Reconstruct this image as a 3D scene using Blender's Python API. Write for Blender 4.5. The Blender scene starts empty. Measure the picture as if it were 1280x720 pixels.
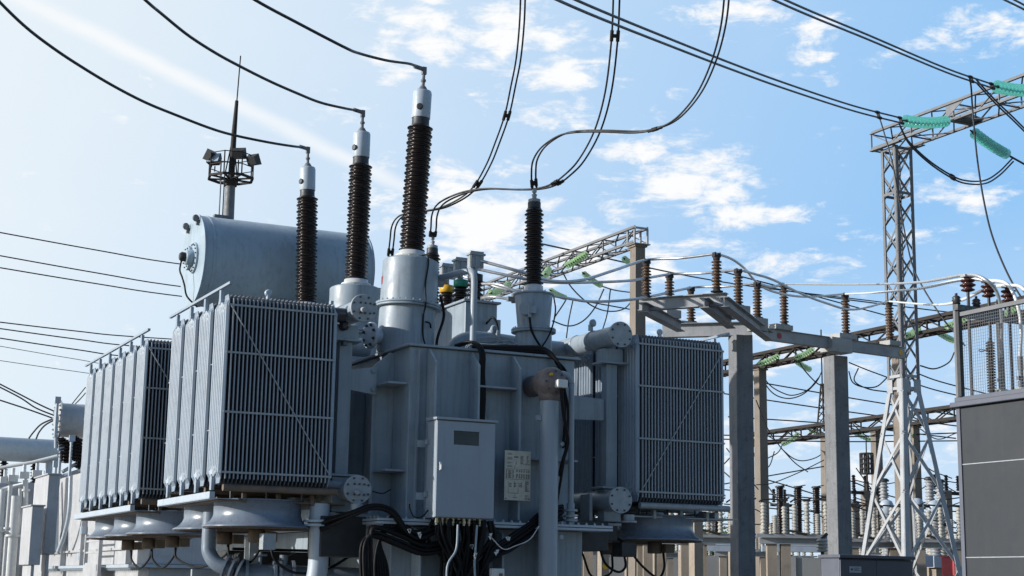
import bpy, math, random
from mathutils import Vector as V, Matrix
import mathutils
random.seed(11)
scene = bpy.context.scene
COL = scene.collection
PI = math.pi
R = math.radians

# ------------------------------------------------------------------ camera frame (world axes = axes of the transformer)
F = 1950.0; PITCH = R(10.83); ROLL = R(-0.91); YAW = R(26.3); CAM = V((0, 0, 1.6))
fwd = V((math.sin(YAW)*math.cos(PITCH), math.cos(YAW)*math.cos(PITCH), math.sin(PITCH)))
rt0 = V((math.cos(YAW), -math.sin(YAW), 0)); dn0 = fwd.cross(rt0)
rt = math.cos(ROLL)*rt0 + math.sin(ROLL)*dn0
dn = -math.sin(ROLL)*rt0 + math.cos(ROLL)*dn0
def ray(px, py): return fwd + rt*((px-640)/F) + dn*((py-360)/F)
def at(px, py, d): return CAM + ray(px, py)*d             # survey point: bearing of a point and its distance
def aty(px, py, y): r = ray(px, py); return CAM + r*(y/r.y)
def atx(px, py, x): r = ray(px, py); return CAM + r*(x/r.x)
def atz(px, py, z): r = ray(px, py); return CAM + r*((z-CAM.z)/r.z)

cam_d = bpy.data.cameras.new('camera'); cam = bpy.data.objects.new('camera', cam_d); COL.objects.link(cam)
M = Matrix((rt, -dn, -fwd)).transposed().to_4x4(); M.translation = CAM
cam.matrix_world = M
cam_d.sensor_width = 36; cam_d.lens = F/1280*36; cam_d.clip_end = 3000; cam_d.clip_start = .1
scene.camera = cam

# ------------------------------------------------------------------ materials
def nmat(name):
    m = bpy.data.materials.new(name); m.use_nodes = True
    n = m.node_tree.nodes; l = m.node_tree.links
    return m, n, l, n['Principled BSDF']
def surf(name, base, rough=.5, metal=0, var=.18, scale=3.0, dirt=None, dirt_amt=.35, streak=.0, bump=.0, bscale=40, spec=.5, fine=.0, coat=0):
    """painted / weathered surface: large tonal variation, dirt patches, vertical run-off streaks, fine grain and bump"""
    m, n, l, b = nmat(name)
    tc = n.new('ShaderNodeTexCoord')
    def noise(sc, det=5, vec=None, rough_=.6):
        t = n.new('ShaderNodeTexNoise'); t.inputs['Scale'].default_value = sc; t.inputs['Detail'].default_value = det
        t.inputs['Roughness'].default_value = rough_
        l.new(vec if vec else tc.outputs['Object'], t.inputs['Vector']); return t.outputs['Fac']
    def ramp(src, a, bb, c0=0., c1=1.):
        t = n.new('ShaderNodeMapRange'); t.inputs[1].default_value = a; t.inputs[2].default_value = bb
        t.inputs[3].default_value = c0; t.inputs[4].default_value = c1; l.new(src, t.inputs[0]); return t.outputs[0]
    def mix(kind, a, bb, fac):
        t = n.new('ShaderNodeMix'); t.data_type = 'RGBA'; t.blend_type = kind
        if isinstance(fac, float): t.inputs[0].default_value = fac
        else: l.new(fac, t.inputs[0])
        for k, x in ((6, a), (7, bb)):
            if isinstance(x, tuple): t.inputs[k].default_value = (*x, 1)
            else: l.new(x, t.inputs[k])
        return t.outputs[2]
    big = ramp(noise(scale), .3, .7)
    lo = tuple(c*(1-var) for c in base); hi = tuple(min(1, c*(1+var*.6)) for c in base)
    col = mix('MIX', lo, hi, big)
    d = dirt or tuple(c*.45 for c in base)
    if dirt_amt: col = mix('MIX', col, d, ramp(noise(scale*2.7, 8, rough_=.7), .52, .75, 0, dirt_amt))
    if streak:
        mp = n.new('ShaderNodeMapping'); mp.inputs['Scale'].default_value = (9, 9, .5); l.new(tc.outputs['Object'], mp.inputs['Vector'])
        col = mix('MIX', col, d, ramp(noise(2.2, 6, mp.outputs[0]), .5, .72, 0, streak))
    if fine: col = mix('MULTIPLY', col, (0.25, .25, .25), ramp(noise(90, 3), .45, .75, 0, fine))
    l.new(col, b.inputs['Base Color'])
    l.new(ramp(noise(scale*4, 4), .3, .7, max(.05, rough-.1), min(1, rough+.12)), b.inputs['Roughness'])
    b.inputs['Metallic'].default_value = metal
    b.inputs['Specular IOR Level'].default_value = spec
    if coat: b.inputs['Coat Weight'].default_value = coat; b.inputs['Coat Roughness'].default_value = .15
    if bump:
        bp = n.new('ShaderNodeBump'); bp.inputs['Strength'].default_value = bump; bp.inputs['Distance'].default_value = .01
        l.new(noise(bscale, 5), bp.inputs['Height']); l.new(bp.outputs[0], b.inputs['Normal'])
    return m
MT = {}
MT['paint'] = surf('transformer_grey_paint', (.28, .335, .38), .42, 0, .16, 1.6, (.115, .11, .10), .36, .42, .08, 25)
MT['paint_light'] = surf('light_grey_paint', (.42, .48, .54), .4, 0, .1, 2.5, (.2, .19, .18), .25, .2, .04, 30)
MT['fin_lit_edge'] = surf('radiator_lit_edge_paint', (.30, .335, .375), .4, 0, .12, 1.2, (.14, .14, .14), .2, .2)  # paler tone paints brightness onto the front edges of the fins
MT['fin_gap_shade'] = surf('radiator_gap_shade_paint', (.10, .115, .135), .45, 0, .12, 1.2, (.10, .10, .10), .25, .2)  # near-black tone paints the shade of the gaps onto the inner plates
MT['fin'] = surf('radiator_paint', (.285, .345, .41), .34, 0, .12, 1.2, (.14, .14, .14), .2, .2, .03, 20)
MT['fan'] = surf('fan_shroud_paint', (.18, .22, .275), .3, 0, .1, 1.6, (.12, .10, .085), .25, .3, .04, 25)
MT['cab'] = surf('cabinet_paint', (.29, .335, .38), .42, 0, .06, 1.2, (.15, .15, .16), .12, .12, .05, 120)
MT['cons'] = surf('conservator_paint', (.34, .43, .50), .38, 0, .12, 1.2, (.17, .18, .18), .35, .38, .05, 9)
MT['pale'] = surf('pale_grey_paint', (.45, .455, .465), .45, 0, .15, 1.5, (.2, .19, .17), .35, .25)
MT['white'] = surf('white_enamel', (.62, .63, .62), .35, 0, .1, 6, (.25, .22, .18), .25, .1)
MT['porcelain'] = surf('brown_porcelain', (.013, .008, .007), .26, 0, .3, 4, (.05, .04, .035), .3, 0, 0, spec=.45)
MT['porc_red'] = surf('maroon_porcelain', (.055, .018, .015), .2, 0, .3, 5, (.03, .02, .02), .3, spec=.5)
MT['porc_tan'] = surf('tan_porcelain', (.10, .060, .038), .25, 0, .35, 7, (.07, .045, .035), .55, .2, spec=.45)
MT['porc_pale'] = surf('pale_porcelain', (.42, .40, .35), .35, 0, .2, 4, (.2, .17, .13), .4)
MT['steel'] = surf('galvanised_steel', (.36, .37, .38), .5, .35, .2, 5, (.17, .15, .13), .4, .2, .05, 50)
MT['steel_white'] = surf('aluminium_paint_steel', (.36, .375, .39), .5, .1, .15, 3, (.3, .27, .23), .35, .25)
MT['steel_dark'] = surf('weathered_steel', (.036, .031, .028), .75, 0, .3, 4, (.06, .035, .02), .5, spec=.3)
MT['steel_grey'] = surf('grey_gantry_steel', (.165, .17, .18), .6, .15, .2, 3, (.10, .085, .07), .45, .15)
MT['flange'] = surf('cast_fitting', (.33, .36, .38), .5, .1, .2, 9, (.15, .13, .11), .4)
MT['bolt'] = surf('bolt_steel', (.09, .095, .11), .4, .6, .2, 20)
MT['conc'] = surf('concrete_post', (.215, .22, .23), .85, 0, .25, 2.2, (.05, .054, .06), .65, .3, .35, 45, fine=.5)
MT['conc_light'] = surf('pale_concrete', (.40, .40, .385), .85, 0, .18, 2.2, (.2, .19, .17), .4, .2, .3, 45, fine=.4)
MT['conc_brown'] = surf('brownish_concrete', (.235, .20, .165), .9, 0, .2, 1.3, (.12, .10, .08), .45, .3, .3, 40, fine=.5)
MT['conc_tan'] = surf('tan_concrete', (.34, .285, .225), .9, 0, .2, 1.3, (.14, .115, .09), .45, .3, .3, 40, fine=.5)
MT['conc_beam'] = surf('beam_steel_paint', (.36, .365, .37), .7, .05, .25, 2.5, (.16, .165, .17), .55, .25, .1, 30)
MT['rubber'] = surf('black_cable_rubber', (.006, .006, .007), .6, 0, .2, 8, (.014, .014, .014), .3, spec=.25)
MT['wire'] = surf('dark_conductor', (.035, .036, .038), .5, .4, .2, 5)
MT['alu'] = surf('aluminium_tube', (.52, .53, .54), .38, .6, .12, 5, (.25, .24, .23), .3)
MT['alu_white'] = surf('bright_aluminium_tube', (.72, .73, .72), .45, .1, .1, 5)
MT['rusty'] = surf('rust_stained_paint', (.15, .12, .095), .7, 0, .3, 6, (.30, .14, .05), .55, .3)
MT['flowhead'] = surf('grey_brown_casting', (.20, .165, .155), .6, .1, .25, 12, (.10, .08, .07), .5, 0, .2, 60)
MT['dark'] = surf('dark_metal', (.035, .037, .04), .5, .2, .2, 8)
MT['box_dark'] = surf('dark_grey_cladding', (.0185, .024, .031), .55, 0, .12, 1.2, (.034, .036, .038), .4, .35, .05, 90)
MT['kiosk'] = surf('slate_grey_enamel', (.105, .115, .145), .45, 0, .08, 2, (.06, .06, .07), .2, .12)
MT['plate'] = surf('engraved_plate', (.52, .49, .41), .45, .2, .15, 8, (.22, .19, .14), .3)
MT['ink'] = surf('plate_ink', (.05, .045, .04), .6)
MT['yellow'] = surf('yellow_band', (.65, .36, .02), .45)
MT['green'] = surf('green_band', (.02, .22, .14), .45)
MT['red'] = surf('red_paint', (.36, .035, .045), .5, 0, .2, 5)
MT['brass'] = surf('nickel_brass', (.55, .50, .38), .35, .7, .2, 20)
MT['bark'] = surf('bark', (.09, .065, .045), .9, 0, .3, 5, bump=.4)
MT['leaf'] = surf('leaf', (.075, .12, .03), .6, 0, .5, .8, (.14, .15, .03), .5)
MT['wall'] = surf('panel_concrete', (.33, .325, .31), .9, 0, .12, .6, (.2, .19, .17), .35, .25, .3, 30, fine=.4)
MT['gravel'] = surf('gravel', (.22, .20, .175), .95, 0, .3, .3, (.11, .10, .085), .6, 0, .8, 30, fine=.7)
MT['asphalt'] = surf('asphalt_path', (.05, .05, .05), .9, 0, .2, .5, bump=.4, bscale=60)

def glassy(name, col, tcol, rough=.12, mixf=.45):
    m, n, l, b = nmat(name)
    b.inputs['Base Color'].default_value = (*col, 1); b.inputs['Roughness'].default_value = rough
    b.inputs['Specular IOR Level'].default_value = .8
    tr = n.new('ShaderNodeBsdfTranslucent'); tr.inputs['Color'].default_value = (*tcol, 1)
    gl = n.new('ShaderNodeBsdfTransparent'); gl.inputs['Color'].default_value = (*tcol, 1)
    m1 = n.new('ShaderNodeMixShader'); m1.inputs[0].default_value = .6
    l.new(gl.outputs[0], m1.inputs[1]); l.new(tr.outputs[0], m1.inputs[2])
    mx = n.new('ShaderNodeMixShader'); mx.inputs[0].default_value = mixf
    lw = n.new('ShaderNodeLayerWeight'); lw.inputs['Blend'].default_value = .35
    mr = n.new('ShaderNodeMapRange'); mr.inputs[3].default_value = mixf; mr.inputs[4].default_value = min(1, mixf+.25)
    l.new(lw.outputs['Fresnel'], mr.inputs[0]); l.new(mr.outputs[0], mx.inputs[0])
    l.new(m1.outputs[0], mx.inputs[1]); l.new(b.outputs[0], mx.inputs[2])
    l.new(mx.outputs[0], n['Material Output'].inputs['Surface'])
    return m
MT['glass_green'] = glassy('emerald_glass', (.14, .56, .49), (.70, 1.0, .95), .05, .24)
MT['glass_pale'] = glassy('pale_green_glass', (.50, .66, .42), (.86, .99, .80), .15, .22)
MT['window'] = glassy('grimy_window', (.09, .10, .11), (.75, .77, .77), .10, .25)

# ------------------------------------------------------------------ mesh builder
def frame(d):
    d = V(d).normalized()
    a = V((0, 0, 1)) if abs(d.z) < .95 else V((1, 0, 0))
    u = d.cross(a).normalized(); return d, u, u.cross(d).normalized()
def catmull(pts, k=6):
    pts = [V(p) for p in pts]
    if len(pts) < 3: return pts
    out = []
    ext = [2*pts[0]-pts[1]] + pts + [2*pts[-1]-pts[-2]]
    for i in range(1, len(ext)-2):
        p0, p1, p2, p3 = ext[i-1:i+3]
        for j in range(k):
            t = j/k
            out.append(.5*((2*p1) + (p2-p0)*t + (2*p0-5*p1+4*p2-p3)*t*t + (3*p1-p0-3*p2+p3)*t**3))
    out.append(pts[-1]); return out
SPLIT = set('''cable_box end_cap fan_lead junction_box bearing_block connecting_pipe earth_lead sensor_lead lead control_lead mounting_bracket skid_base conservator_saddle grey_conduit gauge cross_stiffener lifting_lug oil_pipe jack_lug stiffener_rib bushing fitting side_beam panel wall_post radiator_stub cable_tag support_angle lug drain_valve corner_post pipe_support foot flange_bolt turret_flange spacer_rod butterfly_valve hanger_bolt screw'''.split())
class MB:
    def __init__(s): s.v = []; s.f = []; s.s = []; s.cuts = []; s.whole = False
    def cut(s): s.cuts.append((len(s.v), len(s.f))); return s
    def add(s, vs, fs, smooth=False):
        o = len(s.v); s.v += [V(x) for x in vs]; s.f += [tuple(i+o for i in f) for f in fs]; s.s += [smooth]*len(fs); return s
    def hexa(s, p):   # 8 corners: bottom 4 ccw, top 4 ccw
        return s.add(p, [(3, 2, 1, 0), (4, 5, 6, 7), (0, 1, 5, 4), (1, 2, 6, 5), (2, 3, 7, 6), (3, 0, 4, 7)])
    def box(s, x0, x1, y0, y1, z0, z1):
        return s.hexa([(x0, y0, z0), (x1, y0, z0), (x1, y1, z0), (x0, y1, z0), (x0, y0, z1), (x1, y0, z1), (x1, y1, z1), (x0, y1, z1)])
    def cbox(s, c, sx, sy, sz, rz=0):
        c = V(c); m = Matrix.Rotation(rz, 3, 'Z')
        return s.hexa([c + m @ V((a*sx/2, b*sy/2, h*sz/2)) for h in (-1, 1) for a, b in ((-1, -1), (1, -1), (1, 1), (-1, 1))])
    def bar(s, p, q, w, h, up=(0, 0, 1)):
        p, q = V(p), V(q); d = (q-p).normalized(); up = V(up)
        if abs(d.dot(up)) > .98: up = V((1, 0, 0))
        u = d.cross(up).normalized(); t = u.cross(d).normalized()
        vs = [e + u*a*w/2 + t*b*h/2 for e in (p, q) for a, b in ((-1, -1), (1, -1), (1, 1), (-1, 1))]
        return s.hexa(vs)
    def angle(s, p, q, w, t=.008, up=(0, 0, 1), flip=1):   # rolled L section
        p, q = V(p), V(q); d = (q-p).normalized(); up = V(up)
        if abs(d.dot(up)) > .98: up = V((1, 0, 0))
        u = d.cross(up).normalized()*flip; n = V(u.cross(d)).normalized()*flip
        s.bar(p+u*w/2, q+u*w/2, w, t, n); s.bar(p+n*(w/2+t/2), q+n*(w/2+t/2), t, w, n); return s
    def ibeam(s, p, q, w, h, t=.012, up=(0, 0, 1)):
        up = V(up); p, q = V(p), V(q)
        s.bar(p+up*(h/2-t/2), q+up*(h/2-t/2), w, t, up); s.bar(p-up*(h/2-t/2), q-up*(h/2-t/2), w, t, up)
        s.bar(p, q, t, h-2*t-.001, up); return s
    def tube(s, pts, r, n=8, cap=True, smooth=True):
        pts = [V(p) for p in pts]; k = len(pts)
        if not isinstance(r, (list, tuple)): r = [r]*k
        d = (pts[1]-pts[0]).normalized(); _, u, w = frame(d)
        vs = []; prev = d
        for i, p in enumerate(pts):
            t = (pts[min(i+1, k-1)]-pts[max(i-1, 0)])
            t = t.normalized() if t.length > 1e-9 else prev
            q = prev.rotation_difference(t); u = q @ u; w = q @ w; prev = t
            vs += [p + (u*math.cos(2*PI*j/n) + w*math.sin(2*PI*j/n))*r[i] for j in range(n)]
        fs = [(i*n+j, i*n+(j+1) % n, (i+1)*n+(j+1) % n, (i+1)*n+j) for i in range(k-1) for j in range(n)]
        s.add(vs, fs, smooth)
        if cap: s.add(vs[:n][::-1], [tuple(range(n))]); s.add(vs[-n:], [tuple(range(n))])
        return s
    def wire(s, pts, r, n=6, k=6): return s.tube(catmull(pts, k), r, n)
    def lathe(s, prof, o=(0, 0, 0), ax=(0, 0, 1), n=24, smooth=True, cap=True):
        o = V(o); d, u, w = frame(ax); k = len(prof)
        vs = [o + d*h + (u*math.cos(2*PI*j/n) + w*math.sin(2*PI*j/n))*r for r, h in prof for j in range(n)]
        fs = [(i*n+j, i*n+(j+1) % n, (i+1)*n+(j+1) % n, (i+1)*n+j) for i in range(k-1) for j in range(n)]
        s.add(vs, fs, smooth)
        if cap:
            if prof[0][0] > 1e-4: s.add(vs[:n][::-1], [tuple(range(n))])
            if prof[-1][0] > 1e-4: s.add(vs[-n:], [tuple(range(n))])
        return s
    def cyl(s, p, q, r, n=20, r2=None): 
        p, q = V(p), V(q); return s.lathe([(r, 0), (r if r2 is None else r2, (q-p).length)], p, q-p, n)
    def disc_flange(s, c, ax, r, t, nb=12, br=.016, ring=.84):   # bolted flange, front face at c + ax*t
        c = V(c); d, u, w = frame(ax)
        s.lathe([(r, 0), (r, t*.85), (r*.985, t)], c, d, 32)
        return [(c + d*t + (u*math.cos(2*PI*(j+.5)/nb) + w*math.sin(2*PI*(j+.5)/nb))*r*ring, d) for j in range(nb)]
    def bolts(s, lst, r=.016, h=.022):
        for p, d in lst: s.lathe([(r, 0), (r, h*.6), (r*.55, h*.62), (r*.55, h)], p, d, 6, False)
        return s
    def prism(s, poly, ext):
        poly = [V(p) for p in poly]; ext = V(ext); n = len(poly)
        return s.add(poly + [p+ext for p in poly], [tuple(range(n))[::-1], tuple(range(n, 2*n))] + [(i, (i+1) % n, n+(i+1) % n, n+i) for i in range(n)])
    def split(s, name, mat, parent, bev, org):
        """separate pieces that do not touch become objects of their own"""
        n = len(s.v); par = list(range(n))
        def fd(i):
            while par[i] != i: par[i] = par[par[i]]; i = par[i]
            return i
        for f in s.f:
            for i in f[1:]: par[fd(i)] = fd(f[0])
        comp = {}
        for i in range(n): comp.setdefault(fd(i), []).append(i)
        bb = []
        for k, vs in comp.items():
            P = [s.v[i] for i in vs]; bb.append([k, [min(p[j] for p in P)-.012 for j in range(3)], [max(p[j] for p in P)+.012 for j in range(3)]])
        for i in range(len(bb)):
            for j in range(i):
                if all(bb[i][1][q] <= bb[j][2][q] and bb[j][1][q] <= bb[i][2][q] for q in range(3)): par[fd(bb[i][0])] = fd(bb[j][0])
        groups = {}
        for fi, f in enumerate(s.f): groups.setdefault(fd(f[0]), []).append(fi)
        o = None
        for fis in groups.values():
            k = MB(); mp = {}
            for fi in fis:
                k.f.append(tuple(mp.setdefault(i, len(mp)) for i in s.f[fi])); k.s.append(s.s[fi])
            k.v = [None]*len(mp)
            for i, j in mp.items(): k.v[j] = s.v[i]
            k.whole = True; o = k.build(name, mat, parent, bev, org)
        return o
    def build(s, name, mat, parent=None, bev=0, org=None):
        if name in SPLIT and not s.cuts and not s.whole: return s.split(name, mat, parent, bev, org)
        if s.cuts:      # one object per separate piece
            cs = [(0, 0)] + s.cuts + [(len(s.v), len(s.f))]; o = None
            for (v0, f0), (v1, f1) in zip(cs, cs[1:]):
                if f1 > f0:
                    k = MB(); k.v = s.v[v0:v1]; k.f = [tuple(i-v0 for i in f) for f in s.f[f0:f1]]; k.s = s.s[f0:f1]; o = k.build(name, mat, parent, bev, org)
            return o
        me = bpy.data.meshes.new(name)
        o0 = V((0, 0, 0))
        if org is not None: o0 = V(org)
        elif parent is not None:
            r = parent
            while r is not None: o0 = o0 + r.location; r = r.parent
        me.from_pydata([tuple(x-o0) for x in s.v], [], s.f)
        me.polygons.foreach_set('use_smooth', s.s)
        me.materials.append(MT[mat] if isinstance(mat, str) else mat)
        me.update()
        o = bpy.data.objects.new(name, me); COL.objects.link(o)
        if parent is not None: o.parent = parent
        elif org is not None: o.location = org
        if bev:
            b = o.modifiers.new('bevel', 'BEVEL'); b.width = bev; b.segments = 2; b.limit_method = 'ANGLE'; b.angle_limit = R(50)
        else:
            import bmesh
            bm = bmesh.new(); bm.from_mesh(me); bmesh.ops.recalc_face_normals(bm, faces=bm.faces)
            bm.to_mesh(me); bm.free()
        return o
def tag(o, label, cat, group=None, kind=None):
    if label: o['label'] = label
    if cat: o['category'] = cat
    if group: o['group'] = group
    if kind: o['kind'] = kind
    return o
def thing(name, label, cat, loc, group=None):
    o = bpy.data.objects.new(name, None); COL.objects.link(o); o.location = loc; o.empty_display_size = .2
    return tag(o, label, cat, group)
def kids(o): return [c for c in bpy.data.objects if c.parent == o]
def dup(root, loc, label=None, rz=0):
    def cp(o, par):
        c = o.copy(); COL.objects.link(c); c.parent = par
        for k in kids(o): cp(k, c)
        return c
    r = cp(root, None); r.location = loc; r.rotation_euler = (0, 0, rz)
    if label: r['label'] = label
    return r
def sheds(z0, z1, rc, rs, n, alt=0.0, under=.25):
    """profile of a porcelain insulator with n sheds"""
    p = (z1-z0)/n; out = [(rc, z0)]
    for i in range(n):
        z = z0+i*p; r = rs-(alt if i % 2 else 0)
        out += [(rc, z+p*.12), (r*.985, z+p*under), (r, z+p*(under+.14)), (r*.93, z+p*(under+.26)), (rc*1.04, z+p*.82)]
    out.append((rc, z1)); return out
# ================================================================== POWER TRANSFORMER
YF = 16.94                       # front plate of the tank
TR = thing('power_transformer', 'large blue-grey power transformer with finned radiators and tall brown bushings in the foreground', 'transformer', (8.15, 17.0, 0))
def part(name, mb, mat, parent=None, bev=0): return mb.build(name, mat, parent or TR, bev)

# ---- tank
XL, XR, YB, ZS, ZT = 7.04, 9.26, 24.2, 2.32, 4.38
m = MB(); m.box(XL, XR, YF, YB, ZS+.02, ZT)
m.box(6.80, XL-.003, 18.35, 23.4, ZS+.02, 4.2)
tank = part('tank', m, 'paint', bev=.012)
m = MB(); m.box(XL-.05, XR+.05, YF-.06, YB+.05, ZT+.003, ZT+.032); m.box(6.76, XL-.053, 18.3, 23.45, 4.203, 4.235)
part('top_flange', m, 'paint', bev=.004)
m = MB()
for k in (0, 1): m.box(6.55, XR+.35, YF-.36, YB+.1, ZS-.045+k*.036, ZS-.018+k*.036)
bl = []
for i in range(26): bl.append((V((6.7+i*.112, YF-.3, ZS+.018)), V((0, 0, 1))))
for i in range(60): bl.append((V((6.62, YF-.2+i*.12, ZS+.018)), V((0, 0, 1))))
m.bolts(bl, .017, .03)
part('seam_flange', m, 'paint_light')
m = MB(); m.box(6.85, XR+.1, YF-.05, YB, .75, ZS-.05)
for x in (7.1, 7.6, 8.15, 8.7): m.prism([(x, YF-.05, .8), (x, YF-.30, .8), (x, YF-.30, ZS-.12), (x, YF-.05, ZS-.05)], (.03, 0, 0))
part('lower_tank', m, 'paint', bev=.01)
m = MB()
for x in (7.3, 8.9): m.box(x-.2, x+.2, 16.6, 24.4, .30, .745)
for x in (7.3, 8.9): m.box(x-.06, x+.06, 15.5, 25.5, .12, .296)
part('skid_base', m, 'dark')
# stiffener ribs, chamfered at the top, lit edge towards the viewer
def rib(x): return [(x, YF, ZS+.05), (x, YF-.26, ZS+.05), (x, YF-.26, ZT-.20), (x, YF-.06, ZT-.02), (x, YF, ZT-.02)]
for px in (533, 586.5, 638):
    x = aty(px, 470, YF).x
    mm = MB().prism(rib(x), (.028, 0, 0)); mm.cyl((x-.004, YF-.15, ZT-.36), (x+.034, YF-.15, ZT-.36), .022, 12)
    part('stiffener_rib', mm, 'paint', tank, .005)
for y in (17.42,):
    part('stiffener_rib', MB().prism([(XL, y, ZS+.05), (XL-.27, y, ZS+.05), (XL-.27, y, ZT-.20), (XL-.06, y, ZT-.02), (XL, y, ZT-.02)], (0, .028, 0)), 'paint', tank, .005)
part('stiffener_rib', MB().prism([(XL+.09, YF, ZS+.05), (XL+.09, YF-.05, ZS+.05), (XL+.09, YF-.05, ZT-.05), (XL+.09, YF, ZT-.05)], (.02, 0, 0)), 'paint', tank)
x2, x3 = aty(586.5, 470, YF).x, aty(638, 470, YF).x
m = MB(); m.box(x2+.031, x3-.003, YF-.2, YF-.002, 3.93, 3.955); m.box(XL-.25, XL-.002, YF+.05, 17.415, 3.93, 3.955)
m.box(x3+.032, XR-.05, YF-.2, YF-.002, 3.1, 3.125); m.box(XL-.25, XL-.002, YF+.05, 17.415, 2.9, 2.925)
part('cross_stiffener', m, 'paint', tank, .003)

# ---- radiators
RW, RD, RH, NF = 1.30, .49, 2.13, 28
def make_radiator():
    m = MB(); fl = 7; pit = RD/fl; sec = []
    for i in range(fl):
        a = i*pit
        sec += [(a+.013, 0), (a+.025, .78), (a+pit*.5, 1), (a+pit*.64, 1), (a+pit-.010, .78)]
    sec.append((RD, 0))
    k = 2*len(sec)
    mi = MB(); m0 = MB(); m1 = MB()
    for i in range(NF):
        m = m0 if i == 0 else m1 if i == NF-1 else mi
        x0 = .02 + i*(RW-.04)/(NF-1)
        lo, hl = (.001, .037) if i == 0 else (.003, .0055); ro, hr = (.001, .037) if i == NF-1 else (.003, .0055)
        vs = []
        for z, fade, ins in ((0, .0, .05), (.06, .1, .012), (.12, 1, 0), (RH-.12, 1, 0), (RH-.06, .1, .012), (RH, .0, .05)):
            for a, q in sec: vs.append((x0-lo-(hl-lo)*q*fade-.003, ins+a*(RD-2*ins)/RD, z))
            for a, q in sec[::-1]: vs.append((x0+ro+(hr-ro)*q*fade+.003, ins+a*(RD-2*ins)/RD, z))
        fs = [(r*k+j, r*k+(j+1) % k, (r+1)*k+(j+1) % k, (r+1)*k+j) for r in range(5) for j in range(k)]
        m.add(vs, fs)
        for r in (0, 5): m.add([vs[r*k+j] for j in range(k)], [(j, j+1, k-2-j, k-1-j) for j in range(len(sec)-1)])
    # embossed fans where the flutes gather at the header stubs (both outer plates)
    mf = MB(); m = mf
    for x, sg in ((.02, -1), (RW-.02, 1)):
        for zc, up in ((.075, 1), (RH-.075, -1)):
            for t in (-62, -38, -18, 0, 18, 38, 62):
                L = .16 if abs(t) < 40 else .2
                p = V((x+sg*.030, RD/2+math.sin(R(t))*.045, zc+up*math.cos(R(t))*.03)); q = V((x+sg*.018, RD/2+math.sin(R(t))*L, zc+up*math.cos(R(t))*(.03+L*.9)))
                m.tube([p, q], [.019, .010], 6)
    me_ = MB()
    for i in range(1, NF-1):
        x0 = .02 + i*(RW-.04)/(NF-1); me_.box(x0-.0072, x0+.0072, -.004, .016, .05, RH-.05)  # added strips that carry the painted brightness of the fin fronts
    o = mi.build('radiator', 'fin_gap_shade'); c = me_.build('fin_edge_highlight', 'fin_lit_edge'); c.parent = o
    for zz in (0, 1):
        for xx in (0, 1):
            k = MB()
            for fi, f in enumerate(mf.f):
                p_ = mf.v[f[0]]
                if (p_.z > RH/2) == bool(zz) and (p_.x > RW/2) == bool(xx): k.add([mf.v[i] for i in f], [tuple(range(len(f)))], mf.s[fi])
            c = k.build('header_fan', 'paint_light'); c.parent = o  # paler paint than the plates imitates the bright sheen on the embossing
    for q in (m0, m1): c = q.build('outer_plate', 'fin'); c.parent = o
    for z in (.055, RH-.055):
        h = MB().cyl((-.03, RD/2, z), (RW+.03, RD/2, z), .042, 16)
        sg = -1 if z < 1 else 1
        h.box(-.03, .005, RD/2-.035, RD/2+.035, min(z, z+sg*.125), max(z, z+sg*.125)); h.box(RW-.005, RW+.03, RD/2-.035, RD/2+.035, min(z, z+sg*.125), max(z, z+sg*.125))
        c = h.build('header_pipe', 'fin'); c.parent = o
    for z in (.62, 1.38):
        c = MB().tube([(0, RD-.01, z), (0, RD+.09, z)], .008, 6).build('spacer_rod', 'fin'); c.parent = o
    return o
rad0 = make_radiator()
LX, RX, ZR = 4.81, 10.19, 2.675
def put_radiator(first, x, y):
    o = rad0 if first else rad0.copy()
    if not first:
        COL.objects.link(o)
        for c in [c for c in bpy.data.objects if c.parent == rad0]:
            d = c.copy(); COL.objects.link(d); d.parent = o
    o.parent = TR; o.location = V((x, y, ZR)) - TR.location
    return o
rads = []
for i in range(4): rads.append(put_radiator(i == 0, LX, 16.95+i*.648))
for i in range(6): rads.append(put_radiator(False, LX, 20.77+i*.672))
for i in range(4): rads.append(put_radiator(False, RX, 16.95+i*.60))
def braces(o, x0, flip):   # tie bars and diagonal rod on the front of a bank
    m = MB(); y = o.location.y + TR.location.y - .012
    for z in (.12, .79, 1.46, RH-.13): m.bar((x0, y, ZR+z), (x0+RW, y, ZR+z), .012, .022)
    a, b = (x0+.03, x0+RW-.02) if not flip else (x0+RW-.02, x0+.03)
    m.tube([(a, y-.015, ZR+RH-.14), (b, y-.015, ZR+.13)], .007, 6)
    c = m.build('brace_rod', 'flange', o); 
braces(rads[0], LX, False); braces(rads[4], LX, False); braces(rads[10], RX, True)
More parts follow.
